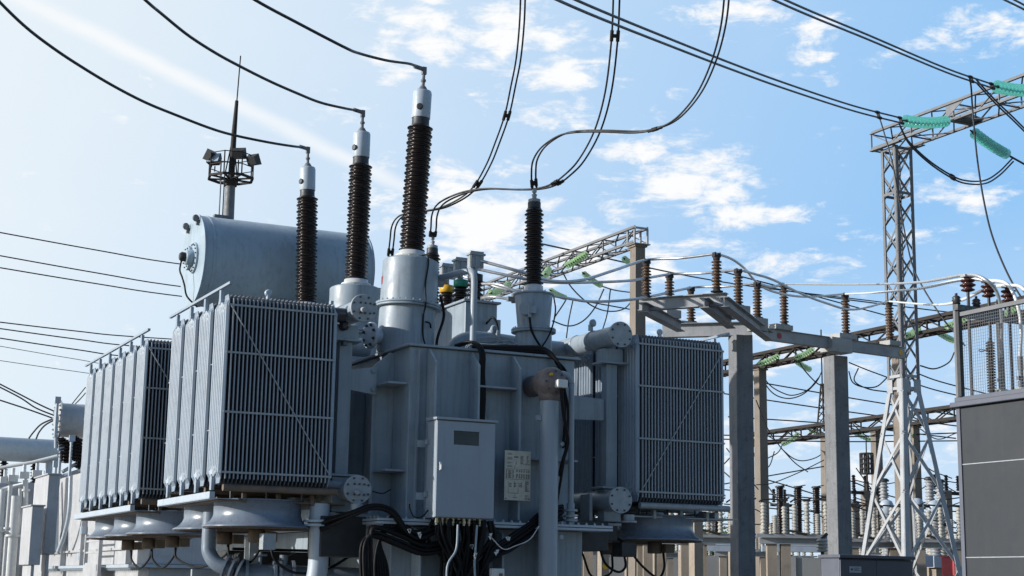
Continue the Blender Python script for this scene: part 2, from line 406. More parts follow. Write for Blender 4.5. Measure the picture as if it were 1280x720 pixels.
# rails and support angles along each bank
for x, ya, yb, sgn in ((LX-.02, 16.85, 19.5, 1), (LX-.02, 20.67, 24.75, 1), (RX+RW+.02, 16.9, 19.4, 1)):
    m = MB(); m.bar((x, ya-.05, ZR+RH+.095), (x, yb, ZR+RH+.095), .035, .03)
    part('top_rail', m, 'fin')
    m = MB(); m.box(x-.04, x+.02, ya+.25, yb-.05, ZR-.16, ZR-.09); m.box(x-.04, x+.3, ya+.25, yb-.05, ZR-.168, ZR-.162)
    part('support_angle', m, 'paint_light')
for x0, ya, yb in ((LX, 16.95, 19.45), (LX, 20.77, 24.75), (RX, 16.95, 19.3)):
    m = MB()
    for y in (ya+.06, ya+.8, yb-.7, yb-.1): m.cyl((x0+.06, y, ZR-.045), (x0+RW+.1, y, ZR-.045), .04, 12)
    for y in (ya+.2, (ya+yb)/2, yb-.2):
        for xx in (.35, .75, 1.15): m.box(x0+xx-.02, x0+xx+.02, y-.03, y+.03, ZR-.2, ZR-.09)
    m.box(x0+.05, x0+RW+.25, ya+.18, yb-.1, ZR-.185, ZR-.17)
    part('support_frame', m, 'flange' if x0 > 9 else 'rusty')
for o, xx in ((0, .55), (10, .5)):
    m = MB(); x = (LX if o == 0 else RX)+xx; y = 16.97
    m.lathe([(.030, 0), (.042, .012), (.042, .03), (.030, .042)], (x, y+.25, ZR+RH+.10), (0, 1, 0), 16); m.box(x-.014, x+.014, y+.24, y+.30, ZR+RH-.02, ZR+RH+.075)
    part('lifting_eye', m, 'paint_light')

# ---- collecting pipes with blank flanges towards the viewer
for x, z, yb in ((6.42, 2.665, 24.6), (6.42, 4.775, 24.6), (9.90, 2.675, 19.6), (9.90, 4.76, 19.6)):
    r = .132 if x > 7 else .125
    m = MB().cyl((x, YF-.02, z), (x, yb, z), r, 28)
    for y in (17.55, 18.0):
        m.lathe([(r+.004, 0), (r+.012, .01), (r+.012, .03), (r+.004, .04)], (x, y, z), (0, 1, 0), 28)
    p = part('collector_pipe', m, 'paint')
    m = MB(); b = m.disc_flange((x, YF-.021, z), (0, -1, 0), .166, .032, 8, .016, .82)
    if x < 7:
        b2 = [(V((x+.06*a+.015, YF-.053, z+.06*c)), V((0, -1, 0))) for a in (-1, 0, 1) for c in (-1, 1)]
        m.lathe([(.03, 0), (.03, .10), (.024, .11)], (x-.02, YF-.053, z-.02), (-.2, -1, -.2), 14)
        b = b+b2
    f = part('blank_flange', m, 'flange', p)
    part('flange_bolt', MB().bolts(b, .013, .022), 'bolt', p)
m = MB().lathe([(.035, 0), (.05, .02), (.05, .05), (.03, .06)], (9.86, 17.6, 5.0), (.3, -1, 0), 18); m.box(9.83, 9.87, 17.56, 17.62, 4.9, 4.98)
part('lifting_eye', m, 'paint')
# stubs between radiators and pipes
for x0, x1, ya, n_, st in ((LX+RW, 6.42, 16.95, 4, .648), (LX+RW, 6.42, 20.77, 6, .672), (9.90, RX, 16.95, 4, .60)):
    m = MB()
    for i in range(n_):
        for z in (ZR+.055, ZR+RH-.055): m.cyl((x0, ya+i*st+RD/2, z), (x1, ya+i*st+RD/2, z), .045, 12)
    part('radiator_stub', m, 'paint')
# columns carrying the pipes and brackets to the tank
for x, y, s in ((6.36, 17.35, 1), (9.97, 17.3, -1)):
    m = MB(); m.box(x-.08, x+.08, y-.065, y+.065, 2.86, 4.42)
    m.box(x-.18, x+.18, y-.15, y+.15, 4.423, 4.45); m.box(x-.14, x+.14, y-.1, y+.1, 4.453, 4.62)
    m.box(x-.18, x+.18, y-.15, y+.15, 2.83, 2.857); m.box(x-.12, x+.12, y-.09, y+.09, 2.42, 2.827)
    c = part('support_column', m, 'paint', bev=.006)
    m = MB(); m.prism([(x+s*.083, y-.02, 3.86), (x+s*.083, y-.02, 4.10), (x+s*.42, y-.02, 4.16), (x+s*.42, y-.02, 3.82)] if s > 0 else [(x-.083, y-.02, 3.70), (x-.083, y-.02, 3.97), (XR+.005, y-.02, 4.0), (XR+.005, y-.02, 3.68)], (0, .04, 0))
    if s > 0: m.bolts([(V((x+.37, y-.02, z)), V((0, -1, 0))) for z in (3.88, 4.1)], .03, .05)
    part('bracket', m, 'paint', bev=.003)
    m = MB(); m.box(x-.3, x+.45 if s > 0 else x+.1, y-.14, y+.1, 2.37, 2.40); m.box(x+.34*s-.02, x+.34*s+.02, y-.14, y+.1, 2.403, 2.75); m.box(x-.02, x+.34*s if s > 0 else x, y+.02, y+.05, 2.41, 2.74) if s > 0 else None
    m.cyl((x+.06, YF-.03, 2.43), (x+.06, YF-.03, 2.50), .07, 16); m.cyl((x+.06, YF-.03, 2.403), (x+.06, YF-.03, 2.425), .1, 16)
    part('drain_valve', m, 'flange')

# ---- fans under the radiator banks
def fan(x, y, first=None):
    m = MB()
    out = [(.515, .30), (.53, .30), (.53, .288), (.502, .287), (.500, .13), (.515, .09), (.545, .05), (.59, .018), (.625, .004), (.632, -.012), (.60, -.012), (.52, .06), (.49, .12), (.492, .30)]
    m.lathe([(r, z+2.225) for r, z in out], (x, y, 0), (0, 0, 1), 48, cap=False)
    o = m.build('cooling_fan', 'fan', TR)
    m = MB()
    for r in (.14, .22, .30, .38, .46, .54, .61):
        m.tube([(x+r*math.cos(a*PI/18), y+r*math.sin(a*PI/18), 2.205) for a in range(37)], .004, 4, False)
    for k in range(8): a = k*PI/4; m.bar((x+.1*math.cos(a), y+.1*math.sin(a), 2.207), (x+.62*math.cos(a), y+.62*math.sin(a), 2.207), .012, .01)
    m.build('fan_guard', 'rusty', o)
    m = MB().lathe([(.10, 0), (.10, .06), (.05, .09)], (x, y, 2.30), (0, 0, 1), 16)
    for k in range(6):
        a = k*PI/3; d = V((math.cos(a), math.sin(a), 0)); t = V((-math.sin(a), math.cos(a), 0))
        p = V((x, y, 2.34)); m.hexa([p+d*.08+t*.06+V((0, 0, -.03)), p+d*.46+t*.09+V((0, 0, -.02)), p+d*.46-t*.09+V((0, 0, .02)), p+d*.08-t*.06+V((0, 0, .03)),
                                   p+d*.08+t*.06+V((0, 0, -.022)), p+d*.46+t*.09+V((0, 0, -.012)), p+d*.46-t*.09+V((0, 0, .028)), p+d*.08-t*.06+V((0, 0, .038))])
    m.build('fan_blade', 'dark', o)
    m = MB().lathe([(.085, 2.05), (.095, 2.06), (.095, 2.185), (.08, 2.2)], (x, y, 0), (0, 0, 1), 18); m.box(x+.07, x+.20, y-.16, y-.02, 2.06, 2.17)
    m.build('motor', 'rusty', o, .004)
    m = MB()
    for xx in (-.42, 0, .42): m.cyl((x+xx, y-.32, 2.526), (x+xx, y-.32, 2.66), .014, 8)
    m.build('hanger_bolt', 'bolt', o)
    return o
for x, y in ((5.45, 17.55), (5.45, 18.85), (5.45, 21.35), (5.45, 22.7), (5.45, 24.0), (10.83, 17.60), (10.83, 18.8)): fan(x, y)
m = MB()   # flexible fan leads
for y0, y1 in ((24.0, 22.7), (22.7, 21.35), (21.35, 18.85), (18.85, 17.55)):
    m.wire([(5.5, y0, 2.06), (5.5, y0-.1, 1.9), (5.5, (y0+y1)/2, 1.78), (5.5, y1+.1, 1.92), (5.5, y1, 2.07)], .016)
m.wire([(5.6, 17.5, 2.06), (5.65, 17.45, 1.86), (5.9, 17.5, 1.72), (6.3, 17.6, 1.75), (6.7, 17.7, 1.95)], .016)
m.wire([(5.3, 18.8, 2.06), (5.2, 18.6, 1.85), (5.5, 18.2, 1.7), (6.1, 18.0, 1.95)], .014)
m.wire([(10.9, 17.5, 2.06), (10.88, 17.45, 1.86), (10.75, 17.4, 1.74), (10.5, 17.4, 1.9), (10.2, 17.4, 2.2), (9.9, 17.5, 2.32)], .016)
m.wire([(10.83, 18.7, 2.06), (10.75, 18.6, 1.8), (10.4, 18.5, 1.75), (10.1, 18.3, 2.1), (9.6, 18, 2.2)], .016)
m.wire([(10.2, 17.3, 2.0), (10.18, 17.25, 1.86), (10.05, 17.22, 1.80), (9.86, 17.22, 1.92), (9.75, 17.2, 2.22)], .016)
part('fan_lead', m, 'rubber')
m = MB(); m.box(10.1, 10.32, 17.2, 17.45, 1.99, 2.17); part('junction_box', m, 'dark', bev=.006)
m = MB(); m.box(5.35, 5.5, 16.98, 17.12, 1.96, 2.14); m.box(5.48, 5.6, 17.9, 18.1, 1.8, 2.1); part('junction_box', m, 'flange', bev=.006)

# ---- oil pipes below the left bank
m = MB()
m.tube(catmull([(6.08, 17.2, 2.5), (6.08, 17.2, 2.2), (6.08, 17.2, 1.75), (6.0, 17.2, 1.45), (5.8, 17.15, 1.25), (5.5, 17.1, 1.2)]), .115, 20)
for z in (2.24, 2.285): m.lathe([(.19, 0), (.19, .028)], (6.08, 17.2, z), (0, 0, 1), 24)
part('oil_pipe', m, 'paint_light')
m = MB(); m.tube(catmull([(5.05, 18.1, 2.4), (5.05, 18.1, 2.05), (5.06, 18.08, 1.92), (5.14, 18.0, 1.80), (5.32, 17.9, 1.73)]), .085, 18)
for z in (.02, .07, .12): m.lathe([(.14, 0), (.14, .026)], (5.18+z*1.4, 17.96-z, 1.80-z*.5), (.8, -.4, -.35), 20)
part('oil_pipe', m, 'fan')
m = MB(); m.cyl((5.32, 17.9, 1.68), (6.8, 17.6, 1.66), .13, 24)
for x in (5.42, 5.74, 5.80, 5.95): m.lathe([(.18, 0), (.18, .035)], (x, 17.88-(x-5.3)*.2, 1.68), (1, -.2, 0), 24)
m.cyl((5.6, 17.84, 1.8), (5.6, 17.84, 1.95), .02, 10); m.lathe([(.07, 0), (.08, .01), (.08, .02), (.07, .03)], (5.6, 17.84, 1.90), (0, 0, 1), 16); m.cyl((5.87, 17.8, 1.78), (5.87, 17.8, 1.92), .05, 12)
part('cooler_pipe', m, 'fan')
m = MB(); m.box(4.95, 6.9, 18.4, 18.46, 1.66, 1.74); m.box(4.95, 6.9, 18.4, 18.46, 1.60, 1.62); part('pipe_support', m, 'flange')

m = MB(); m.box(5.5, 6.84, 18.9, 19.5, .35, 1.98); m.box(5.6, 6.84, 19.0, 19.06, 1.985, 2.02)
for k in range(5): m.cyl((5.6+k*.28, 18.85, 1.9-k*.1), (5.6+k*.28, 18.6, 1.9-k*.1), .05, 10)
part('shade_block', m, 'dark', bev=.015)  # dark block added to stand in for machinery lost in shadow
# ---- turrets, bushings
def on(base, ax, h): return V(base) + V(ax).normalized()*h
def hv(base, ax, r, zf, ztop):
    t = MB(); h = zf-ZT
    t.lathe([(r, 0), (r, ztop-ZT)], base, ax, 40); 
    t.lathe([(r-.012, 0), (r-.012, .012), (r-.05, .03)], on(base, ax, ztop-ZT+.0015), ax, 40)
    o = part('turret', t, 'paint')
    f = MB()
    for k in (0, 1): f.lathe([(r+.055, 0), (r+.06, .004), (r+.06, .022), (r+.055, .026)], on(base, ax, h-.03+k*.031), ax, 40)
    d, u, w = frame(ax)
    f.bolts([(on(base, ax, h+.03) + (u*math.cos(k*PI/14)+w*math.sin(k*PI/14))*(r+.035), d) for k in range(28)], .012, .02)
    f.build('turret_flange', 'paint', o)
    return o
def hv_bushing(base, ax, z0, tdir):
    a = z0-ZT
    m = MB(); m.lathe(sheds(a+.14, a+1.80, .122, .166, 33, .014), base, ax, 36)
    b = part('high_voltage_bushing', m, 'porcelain')
    m = MB(); m.lathe([(.23, a), (.23, a+.03), (.19, a+.035), (.185, a+.06), (.205, a+.065), (.205, a+.085), (.17, a+.09), (.165, a+.138), (.12, a+.139)], base, ax, 36)
    d, u, w = frame(ax)
    m.bolts([(on(base, ax, a+.03)+(u*math.cos(k*PI/6)+w*math.sin(k*PI/6))*.205, d) for k in range(12)], .014, .025)
    m.build('mounting_flange', 'white', b)
    MB().lathe([(.118, a+1.801), (.112, a+1.83), (.112, a+1.90)], base, ax, 32).build('collar', 'dark', b)
    m = MB().lathe([(.118, a+1.902), (.121, a+1.91), (.121, a+2.24), (.112, a+2.27), (.06, a+2.275)], base, ax, 32)
    m.build('expansion_cap', 'paint_light', b)
    p = on(base, ax, a+2.03); dd = V((-.55, -.83, 0)).normalized() if tdir > 0 else V((-.95, -.3, 0)).normalized()
    MB().lathe([(.042, .105), (.042, .135), (.03, .137)], p, dd, 16).build('oil_gauge', 'dark', b)
    m = MB().lathe([(.06, a+2.276), (.06, a+2.30), (.035, a+2.34), (.022, a+2.345), (.022, a+2.40), (.034, a+2.405), (.034, a+2.43), (.02, a+2.435), (.02, a+2.54)], base, ax, 16)
    q = on(base, ax, a+2.55); m.cbox(q, .055, .05, .10); m.tube([q+V((0, 0, .02)), q+V((-.15, -.02, .035))], .030, 8)
    m.build('terminal', 'steel_grey', b)
    return q+V((-.10, -.014, .030))
B1, A1 = V((7.345, 17.85, ZT+.03)), V((.042, 0, 1))
B2, A2 = V((7.5, 20.1, ZT)), V((.004, -.004, 1))
B3, A3 = V((7.54, 22.2, ZT)), V((-.022, .02, 1))
hv(B1, A1, .355, 4.99, 5.56); hv(B2, A2, .36, 4.99, 5.62); hv(B3, A3, .36, 4.99, 5.62)
HV1 = hv_bushing(B1, A1, 5.565, 1); HV2 = hv_bushing(B2, A2, 5.62, -1); HV3 = hv_bushing(B3, A3, 5.62, -1)
# red phase letter plate on the first turret, black earth lead, blank side flange
m = MB(); c = on(B1, A1, .93)
for k in range(2):
    a0 = R(166+k*7); d = V((math.cos(a0), math.sin(a0), 0)); t = V((-d.y, d.x, 0)); p = c + d*.357
    m.add([p-t*.022+V((0, 0, -.05)), p+t*.022+V((0, 0, -.05)), p+t*.022+V((0, 0, .05)), p-t*.022+V((0, 0, .05))], [(0, 1, 2, 3)])
part('phase_mark', m, 'red')
m = MB()
def ring_pt(b, ax, h, r, deg): p = on(b, ax, h); return p + V((math.cos(R(deg)), math.sin(R(deg)), 0))*r
m.wire([ring_pt(B1, A1, 1.25, .2, 290), ring_pt(B1, A1, 1.23, .33, 285), ring_pt(B1, A1, 1.1, .375, 283), ring_pt(B1, A1, .85, .37, 280), ring_pt(B1, A1, .60, .43, 278), ring_pt(B1, A1, .45, .37, 280), ring_pt(B1, A1, .2, .375, 282), ring_pt(B1, A1, .02, .42, 288)], .011)
m.wire([ring_pt(B1, A1, .38, .38, 284), ring_pt(B1, A1, .36, .42, 290), ring_pt(B1, A1, .31, .40, 296)], .012)
m.wire([ring_pt(B1, A1, .75, .40, 335), ring_pt(B1, A1, .5, .46, 330), ring_pt(B1, A1, .2, .40, 325), ring_pt(B1, A1, .0, .42, 320)], .018)
part('earth_lead', m, 'rubber')
m = MB().cyl(V((7.1, 17.85, 4.62)), V((6.90, 17.85, 4.62)), .10, 20); b = m.disc_flange((6.90, 17.85, 4.62), (-1, -.15, 0), .165, .04, 8, .016, .8)
o = part('side_flange', m, 'paint_light'); part('flange_bolt', MB().bolts(b, .02, .03), 'bolt', o)
m = MB().cyl((6.32, 18.75, 4.60), (7.2, 18.75, 4.60), .12, 20); m.lathe([(.15, 0), (.15, .1)], (6.4, 18.75, 4.6), (1, 0, 0), 20)
m.cyl((7.14, 20.1, 4.85), (6.5, 20.1, 4.85), .15, 20); m.lathe([(.19, 0), (.19, .04)], (6.7, 20.1, 4.85), (-1, 0, 0), 20)
part('connecting_pipe', m, 'paint')
m = MB().lathe([(.03, 0), (.06, .03), (.06, .1), (.03, .13)], (6.30, 17.3, 4.60), (0, -1, 0), 14); m.cyl((6.15, 17.22, 4.72), (6.3, 17.22, 4.72), .09, 16); m.cyl((6.30, 17.2, 4.4), (6.30, 17.2, 4.36), .04, 10)
part('butterfly_valve', m, 'bolt')

def mv_bushing(x, y, full):
    b = V((x, y, ZT+.03)); ax = V((-.008, 0, 1))
    if full:
        t = MB().lathe([(.235, 0), (.235, .40)], b, ax, 36); t.lathe([(.205, .42), (.245, .88), (.235, .90), (.1, .925)], b, ax, 36)
        o = part('turret', t, 'paint')
        f = MB()
        for z in (.385, .412): f.lathe([(.285, z), (.288, z+.004), (.288, z+.02), (.285, z+.024)], b, ax, 36)
        f.bolts([(on(b, ax, .436)+V((math.cos(k*PI/10), math.sin(k*PI/10), 0))*.262, ax) for k in range(20)], .011, .02)
        f.lathe([(.255, .875), (.262, .88), (.262, .897), (.255, .9)], b, ax, 36)
        f.build('turret_flange', 'paint', o)
        q = on(b, ax, .66)+V((-.19, -.17, 0)); g = MB().cyl(q+V((.05, .05, 0)), q+V((-.04, -.05, 0)), .085, 18); g.cbox(q+V((.03, -.09, -.02)), .1, .07, .1)
        g.cyl(q+V((.0, -.09, -.12)), q+V((.0, -.09, -.06)), .022, 10)
        g.build('terminal_box', 'paint', o, .004)
        w = MB(); w.wire([q+V((0, -.09, -.12)), q+V((.03, -.1, -.3)), q+V((.14, -.12, -.48)), q+V((.25, -.14, -.62))], .015)
        w.wire([on(b, ax, .86)+V((.24, -.1, 0)), on(b, ax, .66)+V((.20, -.22, 0)), on(b, ax, .40)+V((.1, -.30, 0)), on(b, ax, .2)+V((0, -.27, 0)), on(b, ax, .08)+V((-.12, -.26, 0)), on(b, ax, .03)+V((-.3, -.3, 0))], .010)
        w.build('control_lead', 'rubber', o)
    else:
        part('turret', MB().lathe([(.25, 0), (.25, .88), (.1, .9)], b, ax, 32), 'paint')
    m = MB().lathe(sheds(1.02, 2.03, .092, .128, 20, .016), b, ax, 32)
    s = part('medium_voltage_bushing', m, 'porcelain')
    m = MB().lathe([(.17, .90), (.17, .925), (.125, .93), (.12, 1.0), (.09, 1.018)], b, ax, 28); m.bolts([(on(b, ax, .925)+V((math.cos(k*PI/5), math.sin(k*PI/5), 0))*.147, ax) for k in range(10)], .012, .03)
    m.build('mounting_flange', 'white', s)
    MB().lathe([(.09, 2.031), (.085, 2.05), (.085, 2.11)], b, ax, 24).build('collar', 'dark', s)
    m = MB().lathe([(.075, 2.111), (.08, 2.125), (.08, 2.15), (.03, 2.165), (.028, 2.19), (.035, 2.20), (.035, 2.22), (.018, 2.225), (.018, 2.30)], b, ax, 18)
    m.cbox(on(b, ax, 2.27), .05, .04, .05); m.build('terminal', 'flange', s)
    return on(b, ax, 2.3)
MV1 = mv_bushing(9.02, 17.6, True); MV2 = mv_bushing(9.0, 20.87, False); MV3 = mv_bushing(9.0, 22.55, False)

# ---- low voltage box with its three bushings
LY, LX0 = 19.0, 8.69
m = MB(); m.box(LX0, 9.17, LY, 21.3, ZT+.04, 5.40); part('low_voltage_chamber', m, 'paint', bev=.01)
m = MB(); m.box(LX0-.04, 9.21, LY-.04, 21.34, 5.403, 5.43); m.bolts([(V((LX0-.02+i*.06, LY-.02, 5.43)), V((0, 0, 1))) for i in range(8)], .01, .02); m.box(9.17, 9.25, LY+.05, LY+.25, 4.62, 5.2)
m.box(9.1, 9.3, LY-.1, LY+.2, 4.74, 4.77)
part('chamber_lid', m, 'paint')
LVT = []
for y, band, top in ((19.24, 'dark', 5.86), (19.72, 'green', 5.86), (20.2, 'yellow', 5.86)):
    b = V((8.94, y, 5.435))
    s = part('low_voltage_bushing', MB().lathe(sheds(.02, .30, .075, .12, 4, .0), b, (0, 0, 1), 24), 'porcelain')
    MB().lathe([(.095, .30), (.105, .305), (.105, .40), (.09, .405)], b, (0, 0, 1), 20).build('colour_band', band, s)
    m = MB().lathe([(.06, .406), (.03, .43), (.03, .5)], b, (0, 0, 1), 14)
    m.box(8.94-.10, 8.94-.075, y-.06, y+.06, 5.86, 6.10); m.box(8.94-.03, 8.94-.005, y-.06, y+.06, 5.86, 6.10); m.box(8.94-.12, 8.94+.12, y-.07, y+.07, 6.105, 6.13)
    m.box(8.94-.1, 8.94+.1, y-.05, y-.03, 5.93, 6.16)
    m.bolts([(V((8.94+a*.06, y-.05, 6.03+c*.06)), V((0, -1, 0))) for a in (-1, 1) for c in (-1, 1)], .014, .02)
    m.build('terminal', 'flange', s, 0); LVT.append(V((8.96, y, 6.05)))

# ---- pipework on the cover
m = MB()
U = aty(591, 437, 17.3); 
m.tube(catmull([(U.x, 17.3, ZT), (U.x, 17.3, 4.9), (U.x, 17.3, 5.32), (U.x-.01, 17.33, 5.43), (U.x-.03, 17.45, 5.475), (U.x-.2, 17.75, 5.44), (7.72, 17.9, 5.40)], 5), .042, 14)
m.lathe([(.075, 0), (.075, .03)], (7.75, 17.89, 5.405), (-1, .1, 0), 16); m.cyl((7.6, 17.9, 5.40), (7.85, 17.88, 5.41), .085, 16)
part('gas_relief_pipe', m, 'cab')
m = MB(); m.tube(catmull([(8.05, 18.0, ZT), (8.07, 18.0, 4.5), (8.15, 18.0, 4.63), (8.32, 18.0, 4.70), (8.6, 18.0, 4.71), (9.3, 18.15, 4.71), (9.9, 18.3, 4.73)], 5), .115, 20)
for x in (8.62, 9.38, 9.46): m.lathe([(.17, 0), (.17, .028)], (x, 18.0+max(0, x-8.6)*.22, 4.71), (1, .2, 0), 24)
m.lathe([(.05, 0), (.06, .015), (.06, .03), (.05, .045)], (8.62, 17.98, 4.86), (.3, -1, 0), 16)
part('cover_pipe', m, 'paint')
m = MB(); p = V((9.1, 18.1, 4.6))
m.wire([(9.0, LY-.02, 5.12), (9.02, LY-.18, 5.18), (9.08, LY-.22, 5.0), (9.06, LY-.2, 4.5), (9.05, LY-.2, ZT+.05)], .016)
part('relay_lead', m, 'rubber')
m = MB()   # loose thin pipes and the tray of cables along the front edge
for k in range(9):
    a = aty(585+random.uniform(-8, 10), 437+random.uniform(-2, 4), 17.3); b = aty(645+random.uniform(-10, 8), 434+random.uniform(-4, 6), 17.2)
    c = (a+b)/2+V((0, random.uniform(-.1, .1), random.uniform(.02, .16))); m.wire([a, a*.7+c*.3+V((0, 0, .06)), c, c*.4+b*.6+V((0, 0, .05)), b], .007)
part('capillary_tube', m, 'flange')
m = MB()
for k in range(16):
    oy, oz = random.uniform(-.10, .12), random.uniform(0, .10)
    pts = [aty(590, 441, 17.15), aty(620, 441, 17.1), aty(650, 441, 17.05), aty(680, 443, 16.98), aty(697, 455, 16.9), aty(704, 480, 16.82), aty(706, 520, 16.8), aty(704, 560, 16.8)]
    if k > 7: pts = pts[:5] + [aty(708, 470, 16.95), aty(712, 500, 17.1)]
    m.wire([p + V((oy*.5, oy, oz*(1 if i < 4 else .3))) for i, p in enumerate(pts)], random.uniform(.012, .022))
part('cable_bundle', m, 'rubber')
m = MB()
for k in range(6):
    ox = random.uniform(-.03, .03)
    m.wire([(aty(575, 440, 17.1).x+ox, 17.2, 4.48), (aty(592, 438, 16.9).x+ox, 16.95, 4.50), (aty(601, 445, 16.80).x+ox, 16.78, 4.36), (aty(602, 470, 16.78).x+ox, 16.78, 4.1), (aty(603, 500, 16.78).x+ox, 16.78, 3.8), (aty(602, 525, 16.78).x+ox, 16.78, 3.45), (8.0, 16.75, 3.0)], .019)
part('cable_bundle', m, 'rubber')

# ---- control cabinet
CX0, CX1, CY0, CY1, CZ0, CZ1 = 7.135, 7.87, 16.30, 16.58, 2.355, 3.46
cabm = part('control_cabinet', MB().box(CX0, CX1, CY0+.022, CY1, CZ0, CZ1), 'cab', bev=.006)
wx0, wx1 = aty(567.5, 540, CY0).x, aty(599, 540, CY0).x; wz1, wz0 = aty(583, 539, CY0).z, aty(583, 556.5, CY0).z
m = MB(); a, b = CX0+.004, CX1-.004; lo, hi = CZ0+.01, CZ1-.012
for q in ((a, wx0, lo, hi), (wx1, b, lo, hi), (wx0+.0005, wx1-.0005, lo, wz0), (wx0+.0005, wx1-.0005, wz1, hi)): m.box(q[0], q[1], CY0, CY0+.019, q[2], q[3])
door = m.build('door', 'cab', cabm)
w = MB().box(wx0+.001, wx1-.001, CY0+.004, CY0+.007, wz0+.001, wz1-.001).build('window', 'window', door)
m = MB(); xm = (wx0+wx1)/2
for x in (wx0+.075, wx1-.085):
    m.box(x-.065, x+.06, CY0+.012, CY0+.0185, wz0+.012, wz1-.012); m.lathe([(.045, 0), (.045, .002)], (x, CY0+.0119, (wz0+wz1)/2+.004), (0, -1, 0), 20)
m.build('gauge', 'flange', door)
m = MB(); m.box(CX0+.035, CX0+.065, CY0-.012, CY0-.001, 2.88, 2.98); m.box(CX0+.042, CX0+.058, CY0-.03, CY0-.013, 2.89, 2.955); m.build('handle', 'alu', door, .004)
m = MB().prism([(CX0-.02, CY0-.02, CZ1+.003), (CX0-.02, CY1+.01, CZ1+.003), (CX0-.02, CY1+.01, CZ1+.045), (CX0-.02, CY0-.02, CZ1+.03)], (CX1-CX0+.05, 0, 0)); m.build('rain_lid', 'cab', cabm, .005)
m = MB()
for z in (2.62, 3.22): m.box(CX0-.03, CX0-.002, CY1-.06, CY1, z-.03, z+.03)
for z in (2.6, 3.2): m.box(CX0-.12, CX0-.001, CY1+.001, CY1+.02, z-.04, z+.04)
m.box(CX0+.1, CX0+.2, CY1+.001, YF-.262, 2.6, 2.7); m.box(CX1-.2, CX1-.1, CY1+.001, YF-.262, 2.6, 2.7); m.box(CX0+.1, CX0+.2, CY1+.001, YF-.262, 3.1, 3.2)
m.build('mounting_bracket', 'paint', cabm)
for k in range(9):
    x = CX0+.07+k*.068
    MB().lathe([(.021, 0), (.021, .03), (.026, .032), (.026, .055), (.017, .06), (.017, .08)], (x, CY0+.12, CZ0-.001), (0, 0, -1), 10, False).build('cable_gland', 'brass', cabm)
m = MB()   # tails from the glands and the big bundles that gather below the cabinet
for k in range(9):
    x = CX0+.07+k*.068
    m.wire([(x, CY0+.12, CZ0-.08), (x+random.uniform(-.01, .01), CY0+.12, 2.15), (x*.6+7.55*.4+random.uniform(-.08, .08), CY0+.16, 1.85), (x*.5+7.5*.5+random.uniform(-.1, .1), CY0+.2, 1.5)], .014)
for k in range(34):
    x = random.uniform(7.2, 7.95); y = random.uniform(16.36, 16.6)
    m.wire([(x, y, 2.34), (x+random.uniform(-.06, .06), y, 2.12), (x*.5+7.55*.5+random.uniform(-.12, .12), y+.03, 1.8), (x*.3+7.5*.7+random.uniform(-.22, .22), y+.05, 1.4)], random.uniform(.014, .024))
for k in range(22):      # sweep to the right
    z = random.uniform(-.09, .09); y = 16.50+random.uniform(-.06, .1)
    m.wire([(7.7+random.uniform(-.2, .2), y, 1.5), (7.9, y, 1.92+z*.5), (8.2, y+.05, 2.1+z), (8.5, y+.1, 2.28+z), (8.72, y+.2, 2.42+z), (9.1, y+.45, 2.5+z)], random.uniform(.014, .022))
for k in range(20):      # sweep to the left, over the flange
    z = random.uniform(-.06, .06); y = 16.55+random.uniform(-.05, .06)
    if k < 9: m.wire([(7.3, y, 2.25+z*.6), (7.05, y, 2.16+z*.8), (6.88, y, 2.22+z*.6), (6.7, y, 2.42+z*.5), (6.5, y+.05, 2.46+z*.4), (6.3, y+.15, 2.38+z*.4), (6.05, y+.5, 2.25+z)], .020)
    else: m.wire([(7.4, y, 2.05+z), (7.1, y, 2.0+z), (6.8, y, 2.1+z*1.2), (6.5, y+.02, 2.18+z), (6.42+z, y, 2.0), (6.45+z, y, 1.5)], .018)
for k in range(6):
    z = k*.03; m.wire([(7.15, 16.6, 1.95+z), (6.9, 16.6, 2.12+z), (6.72, 16.6, 2.2+z), (6.6, 16.62, 2.1), (6.55+z, 16.62, 1.8), (6.6+z, 16.62, 1.4)], .016)
part('cable_bundle', m, 'rubber')
m = MB(); m.box(6.05, 6.6, 17.05, 17.5, 1.9, 2.36); m.box(9.3, 9.85, 17.1, 18.2, 2.05, 2.42); m.box(9.35, 10.1, 17.3, 18.6, 2.18, 2.38); part('cable_box', m, 'dark', bev=.01)
m = MB()
for k, (x, z) in enumerate(((7.36, 1.9), (7.6, 1.8))): m.wire([(x+.05, 16.28, 2.28), (x+.03, 16.27, 2.0), (x-.08+k*.1, 16.26, 1.8), (x-.06+k*.12, 16.26, 1.4)], .013)
part('grey_conduit', m, 'paint')
m = MB()
for x, z in ((6.95, 2.14), (7.55, 2.03), (7.62, 1.92), (7.78, 2.16), (8.02, 2.12), (6.78, 2.18), (7.9, 1.98)):
    for _ in range(2):
        x_, z_ = x+random.uniform(-.03, .03), z+random.uniform(-.03, .03)
        m.prism([(x_-.022, 16.24, z_+.012), (x_+.022, 16.24, z_+.02), (x_+.006, 16.24, z_-.03)], (0, .004, 0))
m.wire([(7.85, 16.3, 2.14), (8.0, 16.3, 2.02), (8.15, 16.3, 2.06), (8.35, 16.33, 2.14), (8.5, 16.38, 2.3)], .006)
part('cable_tag', m, 'white')
m = MB(); m.wire([(CX0-.005, 16.5, 2.44), (CX0-.1, 16.45, 2.36), (CX0-.2, 16.45, 2.36), (CX0-.26, 16.45, 2.47)], .008); m.cyl((CX0-.26, 16.45, 2.46), (CX0-.26, 16.45, 2.5), .014, 8)
m.wire([(6.6, 16.9, 2.65), (6.72, 16.88, 2.63), (6.82, 16.88, 2.68)], .008); part('sensor_lead', m, 'rubber')
